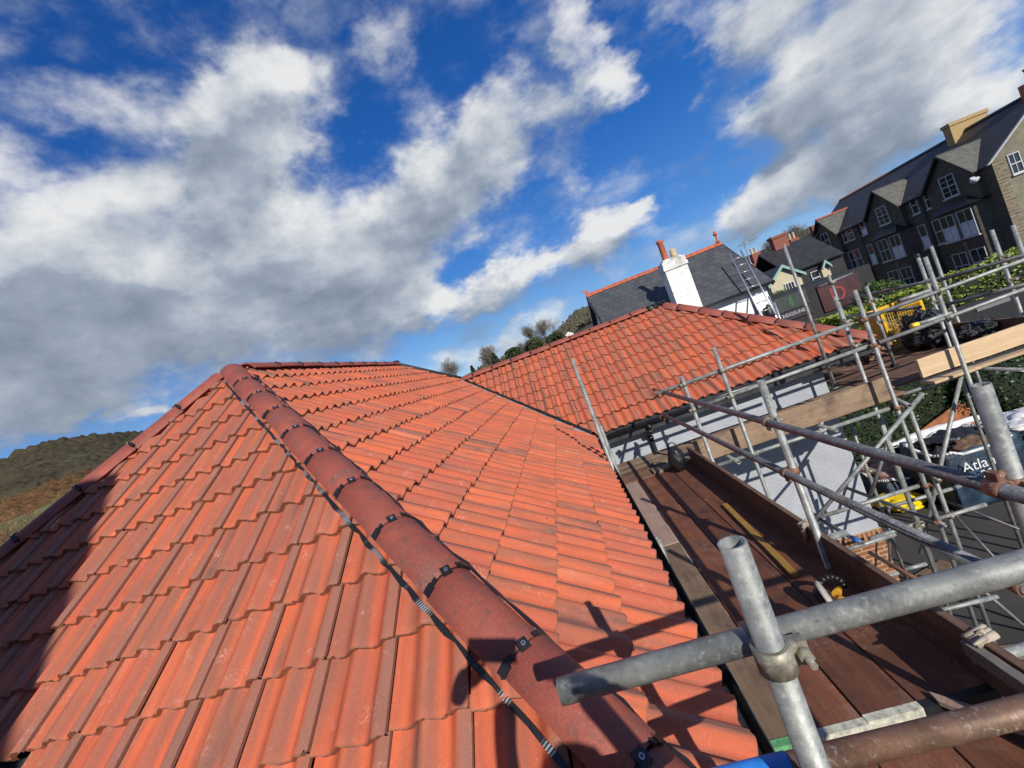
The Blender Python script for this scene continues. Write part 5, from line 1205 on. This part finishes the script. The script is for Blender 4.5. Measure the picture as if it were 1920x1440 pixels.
def bare_tree(label, base, h, spread, seed, twigm='twig', twigs=5200, leaf=.34, group='trees on the skyline', trunk=.3, cat='tree', name='bare_tree'):
    t_ = thing(name, label, cat, base, group); r = random.Random(seed); mb = MB(); mb.smooth = True; P = []
    def grow(p, d, L, rad, lvl):
        n = 4 if lvl < 3 else 2
        kids = []
        for k in range(n):
            d2 = (d + Vector((r.gauss(0, .12), r.gauss(0, .12), r.gauss(.03, .07)))).normalized(); q_ = p + d2*L/n; mb.tube(p, q_, rad, 5 if lvl < 2 else 3, r1=rad*.86, cap=False); p, d, rad = q_, d2, rad*.86
            if lvl >= 1: P.append(p.copy())
            if k >= (1 if lvl else 2) or k == n - 1: kids.append((p.copy(), d.copy(), rad))
        if lvl < 5:
            for p_, d_, r_ in kids:
                for k in range(2 if lvl < 4 else 1):
                    a = r.uniform(0, 2*math.pi); sp = spread*(.6 + .7*r.random()); o1 = d_.orthogonal().normalized(); o2 = d_.cross(o1)
                    nd = (d_ + (o1*math.cos(a) + o2*math.sin(a))*sp + Vector((0, 0, .06))).normalized(); grow(p_, nd, L*(.60 + .22*r.random()), max(.012, r_*.6), lvl + 1)
    grow(Vector(base), Vector((0, 0, 1)), h*.36, h*trunk*.07, 0)
    mb.build('trunk', M['bark'], t_)
    ps = [r.choice(P) + Vector((r.gauss(0, 1), r.gauss(0, 1), r.gauss(0, 1)))*h*.028 for _ in range(twigs)]
    leaves('crown', ps, leaf, M[twigm], t_, aspect=.10, seed=seed, flat=1.); return t_
def evergreen(label, base, h, w, seed, mat, cone=True, n=2600, group='trees on the skyline', ls=.45):
    t_ = thing('evergreen_tree', label, 'tree', base, group); r = random.Random(seed); P = []
    for i in range(n):
        f = r.random()**.8; a = r.uniform(0, 2*math.pi)
        rad = w*((1 - f)**.9 if cone else math.sqrt(max(0, 1 - (2*f - 1)**2)))*(.55 + .4*r.random() + .55*noise.noise(Vector((math.cos(a)*1.3, math.sin(a)*1.3 + seed, f*4)))); P.append(Vector(base) + Vector((math.cos(a)*rad, math.sin(a)*rad, h*(.08 + .92*f))))
    leaves('crown', P, ls, mat, t_, seed=seed); mb = MB(); mb.tube(base, Vector(base) + Vector((0, 0, h*.8)), h*.025, 6, r1=.05); mb.build('trunk', M['bark'], t_); return t_
bare_tree('leafless round-headed tree alone at the left of the ridge skyline', (-20.3, 86.8, 3.6), 5.8, .75, 1)
evergreen('dark bush under the leafless round tree by the ridge start', (-21.3, 86, 2.6), 2.2, 1.6, 2, M['conifer'], False, 1500)
evergreen('small dark conifer beside the pale gable, right of the round tree', (-16.8, 87.5, 3.4), 3.1, .8, 3, M['conifer'])
bare_tree('leafless spreading tree left of the tall pair on the skyline', (-13.4, 88, 3.6), 4.4, .7, 4)
bare_tree('tallest narrow leafless tree behind the ridge', (-11.0, 88.5, 3.6), 6.3, .38, 5, twigs=3600)
evergreen('dark pointed evergreen in front of the narrow leafless tree', (-11.6, 87.6, 3.4), 4.0, 1.5, 6, M['conifer'])
evergreen('broad dark evergreen with a rounded top in the middle of the skyline', (-7.6, 88, 3.4), 3.6, 2.0, 7, M['conifer'], False, 3000)
bare_tree('pale leafless thicket right of the rounded evergreen', (-5.2, 89, 3.6), 4.2, .55, 8)
evergreen('olive green bushy tree on the skyline, left of the big bare tree', (-3.0, 88.5, 3.6), 3.8, 1.8, 9, M['olive_leaf'], False, 2800)
bare_tree('slender leafless tree rising from the olive green bush', (-2.6, 89.5, 4.0), 6.0, .35, 10, twigs=2600)
bare_tree('big leafless tree with a rounded crown, left of the far hill', (.8, 89.1, 4.0), 6.6, .8, 11, twigs=6500)
evergreen('dark evergreen mass at the foot of the big leafless tree', (1.6, 88, 3.6), 3.1, 2.2, 12, M['conifer'], False, 2800)
bare_tree('leafless tree above the distant chimneys, left of the terrace', (34.0, 62, 2.2), 4.6, .8, 13, group='trees above the village', twigs=3600)
bare_tree('reddish leafless trees behind the terrace end', (39.5, 68, 2.6), 5.0, .8, 14, 'twig', group='trees above the village', twigs=4200)
for i, (a, r_, h_, tm) in enumerate(((-56.4, 62, 8.2, 'orange_twig'), (-55.0, 54, 6.6, 'twig_green'), (-53.0, 60, 7.6, 'twig_green'), (-51.3, 70, 8.6, 'orange_twig'), (-57.2, 45, 4.6, 'twig'))):
    A = math.radians(a); bare_tree(('russet leaved tree at the far left edge', 'mossy branching tree beside the shaded hip, lower left', 'mossy tree just above the shaded hip tiles', 'russet tree farther up the shaded hip', 'bare grey bush at the left edge by the hip')[i], (r_*math.sin(A), r_*math.cos(A), (-1.9, -2.2, -.9, -.2, -2.6)[i]), h_, .8, 20 + i, tm, 4200, .30, 'trees at the foot of the left hill')
M['far_wall'] = simple('far_white_wall', (.62, .60, .55), .8, 0, 2, .1, 0)
for i, (x_, y_, z_, w_, h_, lb) in enumerate(((-18.2, 86, 3.4, 1.3, 1.0, 'tiny white house beside the round leafless tree'), (-15.3, 87.2, 3.9, 1.6, 1.1, 'tiny cream gabled house right of the small conifer'), (4.6, 92, 5.0, 1.8, 1.3, 'tiny white house on the far hillside'), (30.0, 60, 2.6, 2.2, 1.8, 'small brick house with chimney on the village skyline'), (33.0, 58, 2.4, 3.0, 2.2, 'small grey roofed house on the village skyline'), (36.0, 57, 2.6, 2.2, 2.4, 'red brick chimneyed house beside the terrace end'))):
    t_ = thing('far_house', lb, 'house', (x_, y_, z_ - 2), 'small houses far off')
    gable_front(t_, x_ - w_/2, x_ + w_/2, y_, z_ - 2.5, z_ + h_*.55, z_ + h_, w_*1.4, 'far_wall' if i < 3 else 'red_brick', False, 'slate_dark' if i != 5 else 'brown_tile')
    if i >= 3:
        mb = MB(); mb.box((x_ - .3, y_ + .8, z_ + h_*.6), (x_ + .4, y_ + 1.3, z_ + h_ + .9)); mb.build('chimney', M['red_brick' if i != 4 else 'buff_brick'], t_)

# ================================================================= behind the camera: what throws the shadows
nb = thing('caster_house', 'unseen brick house added behind the viewer to shade the left of the hip end', 'house', (-6, -7, -4))
mb = MB(); mb.prism([(-13, -4, -4), (-.57, -4, -4), (-1.40, -4, 5.36), (-13, -4, 5.36)], (0, -5.5, 0)); mb.build('wall', M['red_brick'], nb)  # unseen block added for its shadow, right edge sloped to shape it
mb = MB(); mb.box((-13.1, -9.6, 5.36), (-1.40, -3.98, 5.46)); mb.build('roof', M['slate_dark'], nb)

pers = thing('person', 'person in dark work clothes holding up a phone on the near boards', 'person', (.17, -1.45, -.565))
def skin_body(name, verts, edges, radii, mat, parent, root=0, sub=2):
    me = bpy.data.meshes.new(name); me.from_pydata(verts, edges, []); me.materials.append(mat); o = bpy.data.objects.new(name, me); COL.objects.link(o)
    m = o.modifiers.new('skin', 'SKIN'); m.use_smooth_shade = True
    for i, r_ in enumerate(radii): me.skin_vertices[0].data[i].radius = (r_, r_) if not isinstance(r_, tuple) else r_
    me.skin_vertices[0].data[root].use_root = True
    o.modifiers.new('sub', 'SUBSURF').levels = sub; o.modifiers['sub'].render_levels = sub
    ev = o.evaluated_get(bpy.context.evaluated_depsgraph_get()); m2 = bpy.data.meshes.new_from_object(ev); bpy.data.objects.remove(o)
    o = bpy.data.objects.new(name, m2); COL.objects.link(o); attach(o, parent); return o
px, py, pz = .17, -1.45, -.565
PV = [(px, py, pz+.95), (px, py+.01, pz+1.15), (px, py+.02, pz+1.42), (px, py+.03, pz+1.55), (px, py+.06, pz+1.64), (px, py+.07, pz+1.80),
      (px-.10, py, pz+.90), (px-.11, py+.02, pz+.50), (px-.12, py-.02, pz+.09), (px-.14, py+.14, pz+.04),
      (px+.10, py, pz+.90), (px+.11, py+.02, pz+.50), (px+.12, py-.02, pz+.09), (px+.14, py+.14, pz+.04),
      (px-.19, py+.02, pz+1.44), (px-.32, py+.12, pz+1.26), (px-.30, py+.42, pz+1.72), (px-.27, py+.48, pz+1.82),
      (px+.19, py+.02, pz+1.44), (px+.30, py+.10, pz+1.28), (px+.02, py+.44, pz+1.70), (px-.04, py+.50, pz+1.79)]
PE = [(0,1),(1,2),(2,3),(3,4),(4,5),(0,6),(6,7),(7,8),(8,9),(0,10),(10,11),(11,12),(12,13),(2,14),(14,15),(15,16),(16,17),(2,18),(18,19),(19,20),(20,21)]
PR = [.15,.145,.15,.06,.075,.085,.09,.065,.045,.045,.09,.065,.045,.045,.07,.052,.036,.04,.07,.052,.036,.04]
M['workwear'] = simple('dark_workwear', (.03, .032, .04), .85, 0, 14, .3, .3); M['skin'] = simple('skin', (.45, .27, .19), .6, 0, 8, .1, .1); M['hair'] = simple('brown_hair', (.06, .035, .02), .7, 0, 40, .4, .4)
skin_body('body', PV, PE, PR, M['workwear'], pers)
blob('hair', (px, py+.05, pz+1.83), .095, 'hair', 2, .08, 3, (1, 1.1, .8), pers)
for hx, hy, hz, s_ in ((-.235, -.945, 1.33, 1), (.115, -.93, 1.25, -1)):
    HVs = [(hx - s_*.03, hy - .03, hz - .05), (hx, hy, hz)]; HE = [(0, 1)]; HR = [.030, (.036, .022)]
    for k in range(4):
        b0 = len(HVs); oz = .034 - .021*k; L_ = (.060, .068, .062, .048)[k]
        HVs += [(hx + s_*.032, hy + .012, hz + oz), (hx + s_*(.032 + L_*.55), hy + .028, hz + oz + .006), (hx + s_*(.03 + L_*.95), hy + .022, hz + oz + .010)]; HE += [(1, b0), (b0, b0 + 1), (b0 + 1, b0 + 2)]; HR += [.0095, .009, .008]
    b0 = len(HVs); HVs += [(hx + s_*.010, hy - .022, hz + .036), (hx + s_*.032, hy - .028, hz + .058)]; HE += [(1, b0), (b0, b0 + 1)]; HR += [.012, .0095]
    skin_body('hand', HVs, HE, HR, M['skin'], pers, 0, 1)
ph = thing('phone', 'black phone held up sideways by the person', 'phone', (-.09, -.9, 1.3))
mb = MB(); PM = Matrix((CR, CU, CF)).transposed().to_4x4(); PM.translation = Vector((-.09, -.877, 1.388)) - CF*.012 - CR*.02 - CU*.02
mb.box((-.085, -.04, -.004), (.085, .04, .004), PM); attach(recentre(mb.build('case', M['black'])), ph)

# crumbs of tile and mortar lying on the walkway boards
mb = MB(); r_ = random.Random(12)
for i in range(420):
    y = r_.uniform(1.1, 4.9) if i > 60 else r_.gauss(3.35, .12); x = r_.uniform(.2, 1.1) if i > 60 else r_.gauss(.80, .05); q_ = r_.uniform(.002, .008) if i > 60 else r_.uniform(.006, .016)
    MM = Matrix.Translation((x, y, zt + q_*.5)) @ Matrix.Rotation(r_.random()*6, 4, 'Z') @ Matrix.Rotation(r_.gauss(0, .3), 4, 'X'); mb.cur = 0 if r_.random() < .6 else 1
    mb.prism([(-q_*1.3, -q_, -q_*.5), (q_*1.1, -q_*.8, -q_*.5), (q_, q_*.9, -q_*.5), (-q_*.6, q_, -q_*.5)], (0, 0, q_))
o = mb.build('tile_crumbs', [M['terracotta'], M['cloth']]); o['kind'] = 'stuff'; tag(recentre(o), 'crumbs of red tile and mortar scattered on the walkway boards', 'crumbs')
